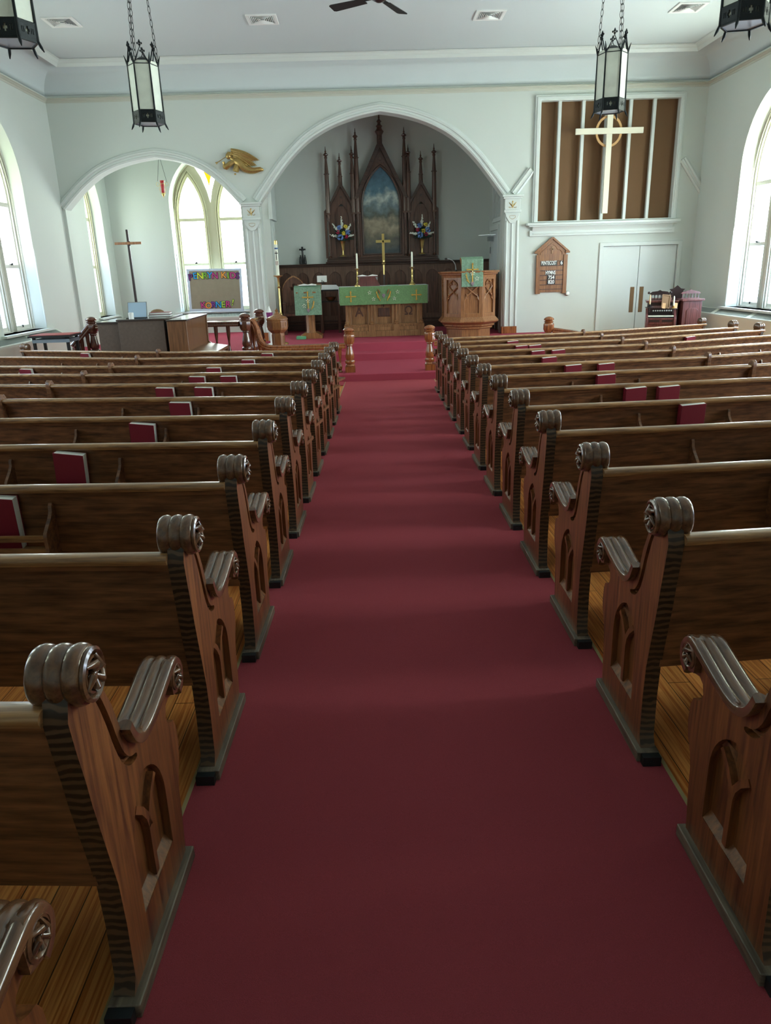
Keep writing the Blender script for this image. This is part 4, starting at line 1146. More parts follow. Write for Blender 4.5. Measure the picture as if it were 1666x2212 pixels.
bouquet(-.43, 'brass vase with blue, white and yellow flowers in the left niche of the retable', 3)
bouquet(1.405, 'brass vase with blue, white and yellow flowers in the right niche of the retable', 9)

# small black crucifix group on the ledge
t = thing('crucifix_figure', 'small black crucifix group standing on the wainscot ledge left of the retable', 'statue', (-1.38, YC - .1, ZW))
q = MB().box((-.022, -.015, .02), (.022, .015, .39)); q.box((-.075, -.012, .31), (.075, .012, .345)); obj('cross', q, M['black'], t, bevel=.004)
q = MB().ball((0, -.025, .315), (.016, .014, .02), 8, 6); q.tube([(0, -.022, .3), (0, -.026, .24), (.004, -.022, .17)], [.018, .017, .01], 8)
for s in (-1, 1): q.tube([(0, -.02, .29), (s * .035, -.02, .315), (s * .065, -.018, .33)], [.01, .008, .006], 6)
obj('crucified_figure', q, M['black'], t)
for s in (-1, 1):
    q = MB().lathe([(.035, 0), (.034, .05), (.025, .12), (.02, .155), (.01, .165)], (s * .052, -.01, .01), 'z', 10).ball((s * .05, -.012, .19), (.016, .016, .02), 8, 6); obj('mourning_figure', q, M['black'], t)
obj('base', MB().box((-.08, -.045, 0), (.08, .04, .025)), M['black'], t, bevel=.004)

# ------------------------------------------------------------------ lectern, pulpit, font
t = thing('lectern', 'small brown wooden lectern left of the altar with an open book under its green cloth', 'lectern', (-1.14, 16.1, PZ))
q = MB().prism([(-.24, 0), (.24, 0), (.24, .05), (.13, .12), (-.13, .12), (-.24, .05)], -.24, .24); obj('foot', q, M['oakm'], t, bevel=.006)
obj('shaft', MB().lathe([(.12, .1), (.1, .14), (.095, .86), (.12, .92)], seg=8, ph=pi / 8), M['oakm'], t, angle=25)
obj('slanted_top', MB().prism([(-.2, .92), (.25, 1.07), (.25, 1.1), (-.2, .95)][::-1], -.26, .26, 'yz'), M['oakm'], t, bevel=.004)
obj('green_kneeler', MB().box((-.30, -.36, 0), (-.10, -.12, .06)), M['greenbook'], t, bevel=.008)
def para(t, w, h, y, z, front, crossz=.0):
    fc = MB(); n = 10; v = []
    for i in range(n + 1):
        x = -w / 2 + w * i / n; o = .004 * sin(i * 1.9)
        v += [(x, y + .14, z + .045), (x, y - .01 + o, z), (x, y - .018 + o * 1.6, z - h), (x, y - .012 + o * 1.6, z - h), (x, y + o, z - .008), (x, y + .14, z + .038)]
    k = 6; fc.add(v, [(i * k + j, i * k + (j + 1) % k, i * k + k + (j + 1) % k, i * k + k + j) for i in range(n) for j in range(k)] + [tuple(range(k)), tuple(range(n * k, n * k + k))[::-1]])
    c = obj('green_cloth', fc, M['green2'], t, angle=70)
    yy = y - .03
    s = 1 if front == 'l' else -1
    obj('gold_cross', orn_cross(.105, .105, .23), M['goldthread'], t, (0, yy, z - .19))
    obj('white_flower', flower_bm(.045), M['whitethread'], t, (0, yy - .006, z - .26)); obj('white_flower', flower_bm(.045), M['whitethread'], t, (-s * .085, yy, z - .36))
    m = MB(); m.tube([(s * .06, 0, -.44), (s * .10, 0, -.36), (s * .12, 0, -.26)], .007, 5)
    for kk in range(3): m.tube([(s * (.07 + .015 * kk), 0, -.42 + .04 * kk), (s * (.12 + .01 * kk), 0, -.38 + .05 * kk)], .006, 5)
    obj('wheat_ear', m, M['goldthread'], t, (0, yy, z)); obj('grapes', grapes_bm(1), M['grape'], t, (0, yy, z - .45))
a = thing('lectern_cloth', 'square green cloth with a gold cross hanging down the front of the lectern', 'cloth', (-1.16, 15.96, 1.13), 0, 'green parament cloths'); para(a, .56, .55, -.05, 0, 'l')
t = thing('open_bible', 'open cream-paged book lying on top of the lectern', 'book', (-1.16, 16.06, 1.175)); q = MB()
for s in (-1, 1): q.prism([(0, 0), (s * .18, -.005), (s * .18, .012), (s * .08, .032), (0, .012)], -.1, .12)
obj('pages', q, M['page'], t)
random.seed(4)

def build_pulpit():
    c = (2.13, 15.42, PZ); t = thing('pulpit', 'octagonal carved wooden pulpit right of the altar', 'pulpit', c)
    R = .56; ph = pi / 8
    def ring(prof, name, mt=M['oakm'], **k): obj(name, MB().lathe(prof, seg=8, ph=ph), mt, t, angle=25, bevel=.004, **k)
    ring([(R * .82, -.3), (R * .82, .16), (R * .78, .165)], 'pedestal')
    ring([(R * .8, .15), (R * .9, .17), (R * .9, .2), (R * .97, .22), (R * .97, .25), (R * 1.05, .27), (R * 1.13, .30), (R * 1.13, .32), (R, .40), (R * .9, .405)], 'base_moulding')
    ring([(R * .93, .40), (R * .93, 1.18), (R * .9, 1.18)], 'inner_wall', M['oakm'])
    ring([(R, 1.14), (R * 1.02, 1.19), (R * 1.08, 1.21), (R * 1.08, 1.225), (R * 1.13, 1.24), (R * 1.14, 1.27), (R * .9, 1.275)], 'cornice')
    ap = R * cos(pi / 8); hw = R * sin(pi / 8)
    for k in range(8):
        if k in (2,): continue
        a = -pi / 2 + k * pi / 4 - pi / 2 + pi / 2
        hole = [(-hw + .07, .47), (hw - .07, .47), (hw - .07, 1.11), (-hw + .07, 1.11)]
        q = MB().prism([(-hw, .40), (hw, .40), (hw, 1.16), (-hw, 1.16)], -ap - .002, -ap + .035, 'xz', [hole])
        q.move(0, 0, 0, k * pi / 4)
        f = obj('panel_frame', q, M['oakm'], t, bevel=.003)
        m = MB(); w = hw - .075
        for s in (-1, 1):
            m.tube([(s * w, 0, .72), (s * w * .8, -.003, .80), (0, -.006, .88), (-s * w * .75, -.003, .97), (-s * w * .6, 0, 1.04), (0, 0, 1.105)], .013, 6)
            for (x, z) in ((s * w * .85, .97), (s * w * .8, .83), (s * w * .9, .76), (s * w * .35, 1.03)): m.ball((x * .9, -.002, z), (.02, .01, .02), 8, 5)
        m.V = [(x, y - ap + .015, z) for x, y, z in m.V]; m.move(0, 0, 0, k * pi / 4); obj('tracery', m, M['oakm'], f)
    obj('book_desk', MB().prism([(-.53, 1.27), (-.2, 1.50), (-.2, 1.52), (-.54, 1.30)][::-1], -.2, .2, 'yz').box((-.03, -.35, 1.2), (.03, -.3, 1.4)), M['oakm'], t, bevel=.004)
build_pulpit()
a = thing('pulpit_cloth', 'green cloth with a gold cross hanging down the front of the pulpit', 'cloth', (2.13, 14.87, 1.585), 0, 'green parament cloths'); para(a, .42, .51, -.02, 0, 'r')
q = MB().tube(catmull([(0, 0, 0), (-.01, 0, .1), (-.05, 0, .18), (-.12, -.01, .225), (-.17, -.02, .235)], 4), .009, 7)
t = thing('gooseneck_microphone', 'thin gooseneck microphone on the left rim of the pulpit', 'microphone', (1.83, 15.0, PZ + 1.272)); obj('neck', q, M['steel'], t)
obj('capsule', MB().ball((-.195, -.02, .235), (.035, .018, .018), 10, 6), M['black'], t); obj('mount', MB().lathe([(.025, -.002), (.022, .02), (.012, .03)], seg=10), M['black'], t)

t = thing('baptismal_font', 'octagonal light oak baptismal font with a low pointed lid', 'font', (-1.565, 13.6, Z1))
for nm, pr in (('pedestal', [(.15, 0), (.15, .06), (.12, .1), (.115, .6), (.125, .62)]), ('bowl', [(.12, .60), (.15, .63), (.185, .66), (.19, .68), (.19, .82), (.2, .83), (.2, .85), (.1, .855)]), ('lid', [(.195, .852), (.17, .875), (.06, .92), (.035, .95), (.03, .96)])):
    obj(nm, MB().lathe(pr, seg=8, ph=pi / 8), M['oakm'], t, angle=25, bevel=.003)
q = MB()
for k in range(8):
    a = k * pi / 4; ap = .19 * cos(pi / 8)
    m = MB().prism([(-.068, .70), (.068, .70), (.068, .80), (-.068, .80)], -ap - .008, -ap + .002, 'xz', [[(-.045, .715), (.045, .715), (.045, .785), (-.045, .785)]]); m.move(0, 0, 0, a); q.add(m.V, m.F)
    ap2 = .117 * cos(pi / 8); m = MB().prism([(-.042, .14), (.042, .14), (.042, .58), (-.042, .58)], -ap2 - .006, -ap2 + .004, 'xz', [[(-.026, .17), (.026, .17), (.026, .55), (-.026, .55)]]); m.move(0, 0, 0, a); q.add(m.V, m.F)
obj('panel_moulding', q, M['oakm'], t)
q = MB().prism([(-.03, .95), (.03, .95), (.02, .975), (.035, .99), (.012, 1.005), (0, 1.035), (-.012, 1.005), (-.035, .99), (-.02, .975)], -.01, .01); obj('finial', q, M['oakm'], t)

t = thing('paschal_candle', 'tall thick decorated paschal candle on a floor-standing brass stand', 'candle', (-1.635, 14.9, PZ))
obj('stand', MB().lathe([(.12, 0), (.11, .02), (.03, .05), (.02, .1), (.035, .58), (.02, .6), (.017, .62), (.017, 1.06), (.035, 1.08), (.017, 1.1), (.02, 1.24), (.03, 1.26), (.09, 1.285), (.093, 1.295), (.03, 1.3), (.03, 1.32)], seg=16), M['brass'], t)
obj('candle', MB().lathe([(.031, 1.3), (.031, 1.9), (.02, 1.91)], seg=16), M['candle'], t)
obj('brass_cap', MB().lathe([(.0325, 1.86), (.0325, 1.925), (.02, 1.935), (.004, 1.94)], seg=16), M['brass'], t)
obj('blue_band', MB().lathe([(.0318, 1.775), (.0318, 1.80), (.031, 1.801)], seg=16), plain('deep_blue', '#1F4F8C', .5), t)
q = MB().box((-.006, -.0335, 1.58), (.006, -.03, 1.74)); q.box((-.028, -.0335, 1.695), (.028, -.0295, 1.71)); obj('cross_emblem', q, M['maroond'], t)
q = MB().prism([(-.024, 1.49), (.024, 1.49), (.024, 1.555), (-.024, 1.555)], -.034, -.028, 'xz', [[(-.019, 1.495), (.019, 1.495), (.019, 1.55), (-.019, 1.55)]]); q.box((-.003, -.034, 1.505), (.003, -.03, 1.54)); obj('red_emblem', q, M['red'], t)
t = thing('tissue_cup', 'small violet patterned cup with a white tissue behind the font', 'cup', (-1.84, 14.75, .0))
obj('stand', MB().lathe([(.1, PZ), (.09, PZ + .02), (.02, PZ + .04), (.02, .6), (.09, .615), (.09, .625)], seg=14), M['white'], t)
obj('cup', MB().lathe([(.055, .626), (.065, .72), (.06, .72)], seg=14), M['purple'], t)
obj('tissue', MB().lathe([(.05, .7), (.035, .76), (.02, .8), (.004, .84)], seg=7), M['page'], t)

# ------------------------------------------------------------------ chairs of the clergy, credenza
def bishop_chair(loc, rz, label, w=.5):
    t = thing('clergy_chair', label, 'chair', loc, rz, 'gothic chairs of the clergy')
    h = w / 2
    a = arch(0, h, .62, .9, 1.26, 8); holes = []
    for (x, z) in ((0, 1.06), (-.045, .985), (.045, .985)): holes.append([(x + .036 * cos(k * pi / 5), z + .036 * sin(k * pi / 5)) for k in range(10)])
    obj('backrest', MB().prism(a, .2, .24, 'xz', holes), M['dark'], t, bevel=.004)
    obj('arched_moulding', MB().sweep([(p[0], .2, p[1]) for p in a[2:]], [(0, 0, 1)] * len(a[2:]), (0, -1, 0), [(-.02, 0), (.012, 0), (.012, .02), (-.02, .02)]), M['oakm2'], t)
    obj('seat', MB().box((-h, -.24, .40), (h, .24, .46)), M['dark'], t, bevel=.006)
    obj('back_panel', MB().box((-h + .02, .21, .45), (h - .02, .235, .66)), M['dark'], t)
    for x in (-h + .03, h - .03):
        for y in (-.2, .21): obj('leg', MB().box((x - .03, y - .03, 0), (x + .03, y + .03, .42 if y < 0 else .64)), M['dark'], t, bevel=.004)
        obj('armrest', MB().box((x - .03, -.22, .66), (x + .03, .2, .7)).box((x - .02, -.2, .44), (x + .02, -.16, .66)), M['dark'], t, bevel=.006)
bishop_chair((-1.56, 17.3, PZ), .1, 'dark gothic chair with a pierced trefoil back, left of the chancel behind the lectern', .54)
bishop_chair((2.70, 16.75, PZ), -1.57, 'dark gothic chair seen edge-on between the pulpit and the right pilaster', .5)
t = thing('credenza', 'small dark table with a white cloth behind the lectern', 'table', (-.72, 17.3, PZ))
obj('top', MB().box((-.28, -.18, .92), (.2, .18, .95)), M['black'], t)
obj('cloth', MB().prism([(-.27, .953), (.24, .953), (.12, 1.05), (-.28, 1.06)], -.17, -.16).box((-.27, -.17, .95), (.22, .17, .957)), M['linen'], t)
for x in (-.24, .16): obj('leg', MB().box((x - .03, -.15, 0), (x + .03, .15, .92)), M['dark'], t, bevel=.004)
obj('shelf', MB().box((-.26, -.16, .68), (.18, .16, .7)), M['black'], t)
t = obj('brass_bowl', MB().lathe([(.05, 0), (.09, .03), (.12, .085), (.125, .09), (.11, .08)], seg=18), M['brass'], None, (-.74, 17.24, PZ + .70)); tag(t, 'shallow brass bowl on the shelf of the small table behind the lectern', 'bowl')
t = thing('standing_card', 'small white card on a stand above the white-clothed table', 'card', (-.92, 17.28, PZ + .957)); obj('card', MB().box((-.11, 0, .16), (.11, .008, .30)), M['page'], t, rot=(radians(-10), 0, 0)); obj('stand', MB().tube([(-.0, .01, 0), (0, .02, .2)], .008, 6).tube([(-.05, .01, .0), (.02, .0, .12), (.04, -.0, .18)], .008, 6), M['black'], t)
q = MB().box((-.012, -.01, 0), (.012, .01, .13)); q.box((-.04, -.01, .075), (.04, .01, .095)); q.ball((0, 0, .02), (.06, .03, .02), 10, 5)
t = obj('small_cross', q, M['black'], None, (-.62, 17.2, PZ + .955)); tag(t, 'small black standing cross on the white-clothed table', 'cross')

# ------------------------------------------------------------------ on the front wall
def build_wallcross():
    t = thing('wall_cross', 'large cream cross with a blond wood ring hung on the brown grille', 'cross', (4.88, YF - .09, 2.38))
    q = MB().box((-.055, -.02, 0), (.055, .02, 1.86)); q.box((-.66, -.021, 1.43), (.66, .019, 1.535)); obj('cross', q, M['cream'], t, bevel=.003)
    obj('ring', MB().sweep([(.24 * cos(a * pi / 20), .022, 1.48 + .26 * sin(a * pi / 20)) for a in range(40)], [(cos(a * pi / 20), 0, sin(a * pi / 20)) for a in range(40)], (0, 1, 0), [(-.02, 0), (.022, 0), (.022, .02), (-.02, .02)], closed=True), M['ring'], t)
build_wallcross()

def hymnboard():
    t = thing('hymn_board', 'wooden hymn board with a gabled top and white letters on the right wall panel', 'notice board', (3.875, YF - .01, .87))
    out = [(-.32, 0), (-.22, 0), (-.22, .03), (.22, .03), (.22, 0), (.32, 0), (.32, .70), (.29, .74), (.29, .78), (.355, .80), (.355, .83), (.28, .83), (0, 1.07), (-.28, .83), (-.355, .83), (-.355, .80), (-.29, .78), (-.29, .74), (-.32, .70)]
    obj('board', MB().prism(out, -.02, 0), M['oakm'], t, bevel=.003)
    for a in (-.32, .24): obj('side_post', MB().box((a, -.04, 0), (a + .08, -.01, .76)), M['oakm'], t, bevel=.003)
    q = MB()
    for s in (-1, 1): q.bar((s * .33, -.025, .82), (0, -.025, 1.085), .05, .04, (s, 0, 1))
    q.box((-.36, -.05, .79), (-.27, 0, .825)).box((.27, -.05, .79), (.36, 0, .825)); obj('gable_moulding', q, M['oakm'], t, bevel=.003)
    obj('trefoil_arch', MB().prism([(-.24, .76), (.24, .76), (.24, .80), (0, 1.0), (-.24, .80)], -.03, -.015, 'xz', [[(-.2, .765), (.2, .765), (.2, .80), (.16, .85), (.1, .86), (.07, .92), (0, .955), (-.07, .92), (-.1, .86), (-.16, .85), (-.2, .80)]]), M['oakm'], t, bevel=.002)
    q = MB().box((-.018, -.035, .78), (.018, -.018, .92)).box((-.05, -.035, .85), (.05, -.018, .88)); obj('carved_cross', q, M['oakm2'], t, bevel=.003)
    for k in range(7): obj('letter_rail', MB().box((-.25, -.035, .08 + k * .092), (.25, -.015, .094 + k * .092)), M['dark'], t)
    def card(txt, x, z, w, sx=.7, s=.105):
        c = obj('letter_card', MB().box((x - w / 2, -.032, z - .045), (x + w / 2, -.024, z + .045)), M['black'], t)
        text('lettering', txt, s, M['page'], c, (x, -.034, z), .001, .0025, sx=sx)
    card('PENTECOST', -.06, .60, .34, .55); card('6', .2, .60, .06, .9)
    card('HYMNS', -.02, .41, .2, .62, .1); card('754', -.0, .318, .17, .85, .1); card('820', -.0, .228, .17, .85, .1)
hymnboard()
t = thing('round_knob', 'small round steel knob on the wall at the corner of the hymn board', 'knob', (4.225, YF, .865)); obj('rose', MB().lathe([(.05, -.01), (.05, -.02), (.035, -.03)], axis='y', seg=16), M['steel'], t); obj('knob', MB().lathe([(.03, -.03), (.04, -.05), (.03, -.065), (.005, -.07)], axis='y', seg=16), M['white'], t)

def angel():
    t = thing('angel_relief', 'gilt flying angel relief blowing a trumpet, on the wall between the arches', 'wall sculpture', (-2.28, YF - .02, 3.55))
    # wings: layered feathers
    q = MB()
    for (x0, z0, x1, z1, n, w) in ((-.17, .18, .36, -.03, 9, .045), (-.12, .08, .30, -.12, 8, .045)):
        for k in range(n):
            f = k / (n - 1); a = Vector((x0 + .04 * k / n, -.02 - .012 * (k % 2), z0 - .018 * k)); b2 = Vector((x1 - .30 * f * f, -.02, z1 - .035 * f)); b2.x = a.x + (b2.x - a.x) * (1 - .35 * f)
            m = a.lerp(b2, .5) + Vector((0, -.025, .035 - .02 * f)); q.tube(catmull([a, m, b2], 4), [.02, .024, .026, .027, .026, .024, .02, .014, .004], 7)
    obj('wing', q, M['gold'], t)
    q = MB().tube(catmull([(-.10, -.03, -.02), (-.02, -.05, -.08), (.08, -.04, -.17), (.22, -.035, -.21), (.36, -.03, -.19), (.43, -.02, -.20)], 4), [.07, .075, .08, .08, .078, .075, .072, .07, .068, .066, .064, .062, .058, .054, .05, .045, .04, .036, .03, .02, .012], 10)
    q.tube(catmull([(.05, -.07, -.12), (.2, -.08, -.17), (.38, -.05, -.16)], 4), .014, 6).tube(catmull([(.05, -.07, -.19), (.2, -.08, -.23), (.36, -.05, -.22)], 4), .014, 6)
    obj('robe', q, M['gold'], t)
    q = MB().ball((-.225, -.05, .06), (.055, .04, .06), 12, 8).ball((-.20, -.045, .09), (.06, .04, .045), 10, 6).tube([(-.19, -.04, .03), (-.12, -.045, -.02)], [.025, .05], 8)
    for k in range(6): q.ball((-.2 + .045 * cos(k), -.065, .085 + .035 * sin(k)), (.02, .015, .02), 6, 4)
    obj('head', q, M['gold'], t)
    q = MB().tube(catmull([(-.12, -.05, -.04), (-.2, -.07, -.08), (-.29, -.07, -.14), (-.31, -.06, -.10), (-.33, -.06, -.04)], 4), [.045] * 4 + [.05] * 5 + [.045] * 4 + [.025] * 4, 8)
    q.tube(catmull([(-.07, -.06, -.1), (-.09, -.08, -.17), (-.11, -.08, -.23)], 4), [.05, .05, .052, .055, .058, .06, .062, .06, .03], 8).ball((-.12, -.07, -.265), (.02, .015, .018), 8, 5)
    obj('sleeve', q, M['gold'], t)
    q = MB().lathe([(.024, 0), (.015, .02), (.007, .05), (.006, .26)], seg=10); o = obj('trumpet', q, M['gold'], t, (-.475, -.06, -.065), (0, radians(62), 0))
angel()

# ------------------------------------------------------------------ side chapel
def kids_board():
    t = thing('notice_board', 'brown paper board reading PENRYN KIDS KORNER!, propped on the chapel window sill', 'notice board', (-3.56, 18.425, .602))
    t.rotation_euler = (radians(-3), radians(1.0), 0)
    w, h = .65, .975
    obj('paper', MB().box((-w, -.004, 0), (w, .02, h)), M['kraft'], t)
    obj('border', MB().prism([(-w, 0), (w, 0), (w, h), (-w, h)], -.01, .022, 'xz', [[(-w + .06, .055), (w - .06, .055), (w - .06, h - .05), (-w + .06, h - .05)]]), M['dots'], t)
    cols = dict(P='#6B2D7A', E='#2FA5E8', N='#D8E23C', R='#7AB83E', Y='#2FA5E8', M='#C23F8C', O='#F0A040', G='#8FC63F')
    row1 = [('P', '#6B2D7A', -.565, .78, 8), ('E', '#2FA5E8', -.455, .81, 5), ('N', '#D8E23C', -.335, .81, 0), ('R', '#7AB83E', -.215, .81, 0), ('Y', '#2FA5E8', -.105, .82, -3), ('N', '#C23F8C', .02, .81, 0),
            ('K', '#F0A040', .225, .82, 0), ('I', '#8FC63F', .33, .81, 0), ('D', '#C8408C', .445, .81, 0), ('S', '#6B2D7A', .555, .80, -4)]
    row2 = [('K', '#C8408C', -.31, .135, 6), ('O', '#F0A040', -.185, .125, 0), ('R', '#7A3A9A', -.065, .14, 0), ('N', '#2FA5E8', .055, .14, -3), ('E', '#A8D64A', .17, .145, 0), ('R', '#C8408C', .285, .15, -2), ('!', '#B8DC50', .40, .19, -14)]
    cache = {}
    for ch, c, x, z, r in row1 + row2:
        if c not in cache: cache[c] = plain('letter_paint', c, .6)
        o = text('letter', ch, .20, M['black'], t, (x, -.012, z), .001, .011, rot=(pi / 2, radians(-r), 0))
        text('letter_fill', ch, .20, cache[c], o, (0, 0, .003), .001, .003, rot=(0, 0, 0))
kids_board()

t = thing('sanctuary_lamp', 'red glass sanctuary lamp hanging on chains from a wall bracket in the side chapel', 'lamp', (-4.12, 16.8, 3.0))
obj('bracket', MB().bar((-.42, .02, .86), (.02, 0, .83), .015, .022).bar((-.42, .02, .86), (-.42, -.8, .86), .02, .02), M['iron'], t)
q = MB().tube([(-.09, 0, .33), (-.005, 0, .83)], .004, 5).tube([(.10, 0, .30), (.0, 0, .83)], .004, 5); obj('chain', q, M['iron'], t)
obj('red_glass', MB().lathe([(.025, .08), (.035, .12), (.04, .3), (.05, .34), (.046, .34)], seg=14), M['redglass'], t)
q = MB().lathe([(.004, .0), (.008, .03), (.03, .06), (.035, .09), (.03, .1)], seg=12)
for s in (-1, 1): q.tube([(s * .095 + .03 * cos(a * pi / 5), 0, .27 + .04 * sin(a * pi / 5)) for a in range(11)], .004, 5).tube([(s * .045, 0, .28), (s * .07, 0, .18), (s * .04, 0, .08)], .004, 5)
q.lathe([(.048, .27), (.052, .275), (.048, .28)], seg=14); obj('brass_holder', q, M['brass'], t)

t = thing('standing_cross', 'tall thin dark cross with a light wood crossbar standing in the side chapel', 'cross', (-4.30, 14.5, PZ))
obj('pole', MB().box((-.02, -.02, .03), (.02, .02, 2.18)), M['maroond'], t, bevel=.003); obj('crossbar', MB().box((-.245, -.035, 1.92), (.245, -.015, 1.965)), M['oakm'], t, rot=(0, 0, 0), bevel=.003)
obj('cord', MB().lathe([(.03, 1.9), (.032, 1.94), (.03, 1.98)], seg=8), M['maroond'], t); obj('base', MB().box((-.2, -.2, 0), (.2, .2, .04)), M['maroond'], t, bevel=.005)

t = thing('organ_console', 'dark brown organ console with its plain back to the pews', 'organ', (-3.235, 11.0, fz(11.0)))
H = 1.13
obj('back_panel', MB().box((-.33, 0, 0), (.33, .04, H)), M['organ'], t, bevel=.004); obj('side_panel', MB().box((.29, .04, 0), (.33, 1.1, H - .01)), M['organd'], t, bevel=.004)
obj('wing_panel', MB().box((-.65, .06, .0), (-.33, .1, H - .03)).box((-.60, .05, .25), (-.33, .062, .27)), M['organ'], t, bevel=.004); obj('side_panel', MB().box((-.65, .1, 0), (-.61, 1.1, H - .03)), M['organ'], t, bevel=.004)
obj('top', MB().prism([(-.35, -.02), (.35, -.02), (.35, 1.14), (-.35, 1.14)], H, H + .025, 'xy'), M['organtop'], t, bevel=.004); obj('top_wing', MB().box((-.66, .04, H - .03), (-.35, 1.12, H - .005)), M['organtop'], t, bevel=.003)
t = thing('laptop', 'open grey tablet screen leaning on top of the organ console', 'laptop', (-3.36, 11.3, fz(11.0) + H + .025)); obj('screen', MB().box((-.14, 0, 0), (.14, .008, .24)), M['steel'], t, rot=(radians(-20), 0, .05)); obj('display', MB().box((-.13, -.001, .01), (.13, .0, .23)), plain('screen_grey', '#9FB6CC', .15), t, rot=(radians(-20), 0, .05)); obj('base', MB().box((-.14, -.1, 0), (.14, .02, .012)), M['black'], t)
t = obj('white_candle', MB().lathe([(.036, 0), (.038, .085), (.03, .088)], seg=16), M['white'], None, (-3.40, 11.13, fz(11.0) + H + .025)); tag(t, 'short white pillar candle on the organ console in front of the tablet', 'candle')
for k, (w, c) in enumerate(((.16, 'maroond'), (.15, 'red'))):
    t = thing('book', 'red-brown book lying flat on the organ console, %s of the pair' % ('lower' if k == 0 else 'upper'), 'book', (-3.08, 11.55, fz(11.0) + H + .026 + k * .032), .06, 'books stacked on the organ console')
    obj('cover', MB().box((-w, -.1, 0), (w, .1, .004)).box((-w, -.1, .026), (w, .1, .03)).box((-w, -.1, 0), (-w + .005, .1, .03)), M[c], t); obj('pages', MB().box((-w + .005, -.096, .004), (w - .004, .096, .026)), M['page'], t)
t = obj('folded_cloth', MB().ball((0, 0, .05), (.11, .07, .055), 10, 6), M['tan'], None, (-3.18, 11.75, fz(11.0) + H + .02)); tag(t, 'crumpled tan cloth behind the tablet on the organ console', 'cloth')
t = thing('organ_bench_box', 'low dark flat case behind the right corner of the organ console', 'case', (-2.86, 12.2, fz(12) + 1.08)); obj('case', MB().box((-.1, -.1, .0), (.14, .06, .06)), M['black'], t); obj('support', MB().box((-.04, -.06, -1.05), (.08, .02, .0)), M['black'], t)

t = thing('upright_piano', 'small brown spinet piano seen from its end, beside the organ console', 'piano', (-2.71, 10.9, fz(10.9)))
H = 1.11
obj('case', MB().prism([(-.13, 0), (.15, 0), (.15, .5), (.42, .48), (.45, .52), (.45, .62), (.2, .66), (.15, .70), (.15, H), (-.13, H)], 0, .035), M['piano'], t, bevel=.004)
obj('case_far_side', MB().prism([(-.13, 0), (.15, 0), (.15, .5), (.42, .48), (.45, .52), (.45, .62), (.2, .66), (.15, .70), (.15, H), (-.13, H)], 1.43, 1.465), M['piano'], t, bevel=.004)
obj('back', MB().box((-.13, .03, .0), (-.09, 1.44, H)), M['piano'], t); obj('front_board', MB().box((.1, .03, .66), (.13, 1.44, H)), M['piano'], t); obj('lower_board', MB().box((.05, .03, 0), (.08, 1.44, .5)), M['piano'], t)
obj('key_bed', MB().box((.05, .03, .48), (.44, 1.44, .54)), M['piano'], t); obj('keyboard_lid', MB().prism([(.12, .68), (.46, .625), (.47, .60), (.47, .585), (.12, .60)], .03, 1.44), M['piano'], t, bevel=.004)
obj('top', MB().box((-.14, -.01, H), (.165, 1.48, H + .022)), M['organtop'], t, bevel=.004)

t = thing('side_table', 'narrow table with a red cover standing against the left wall radiator', 'table', (-4.92, 12.0, fz(12)))
obj('top', MB().box((-.33, -.2, .90), (.33, .3, .93)), M['black'], t); obj('red_cover', MB().box((-.31, -.18, .93), (.32, .3, .937)), M['redtop'], t); obj('apron', MB().box((-.28, -.17, .82), (.3, .26, .87)), plain('blue_grey_paint', '#8798A8', .5), t)
for x in (-.26, .26):
    for y in (-.14, .24): obj('leg', MB().box((x - .02, y - .02, 0), (x + .02, y + .02, .9)), M['organd'], t)

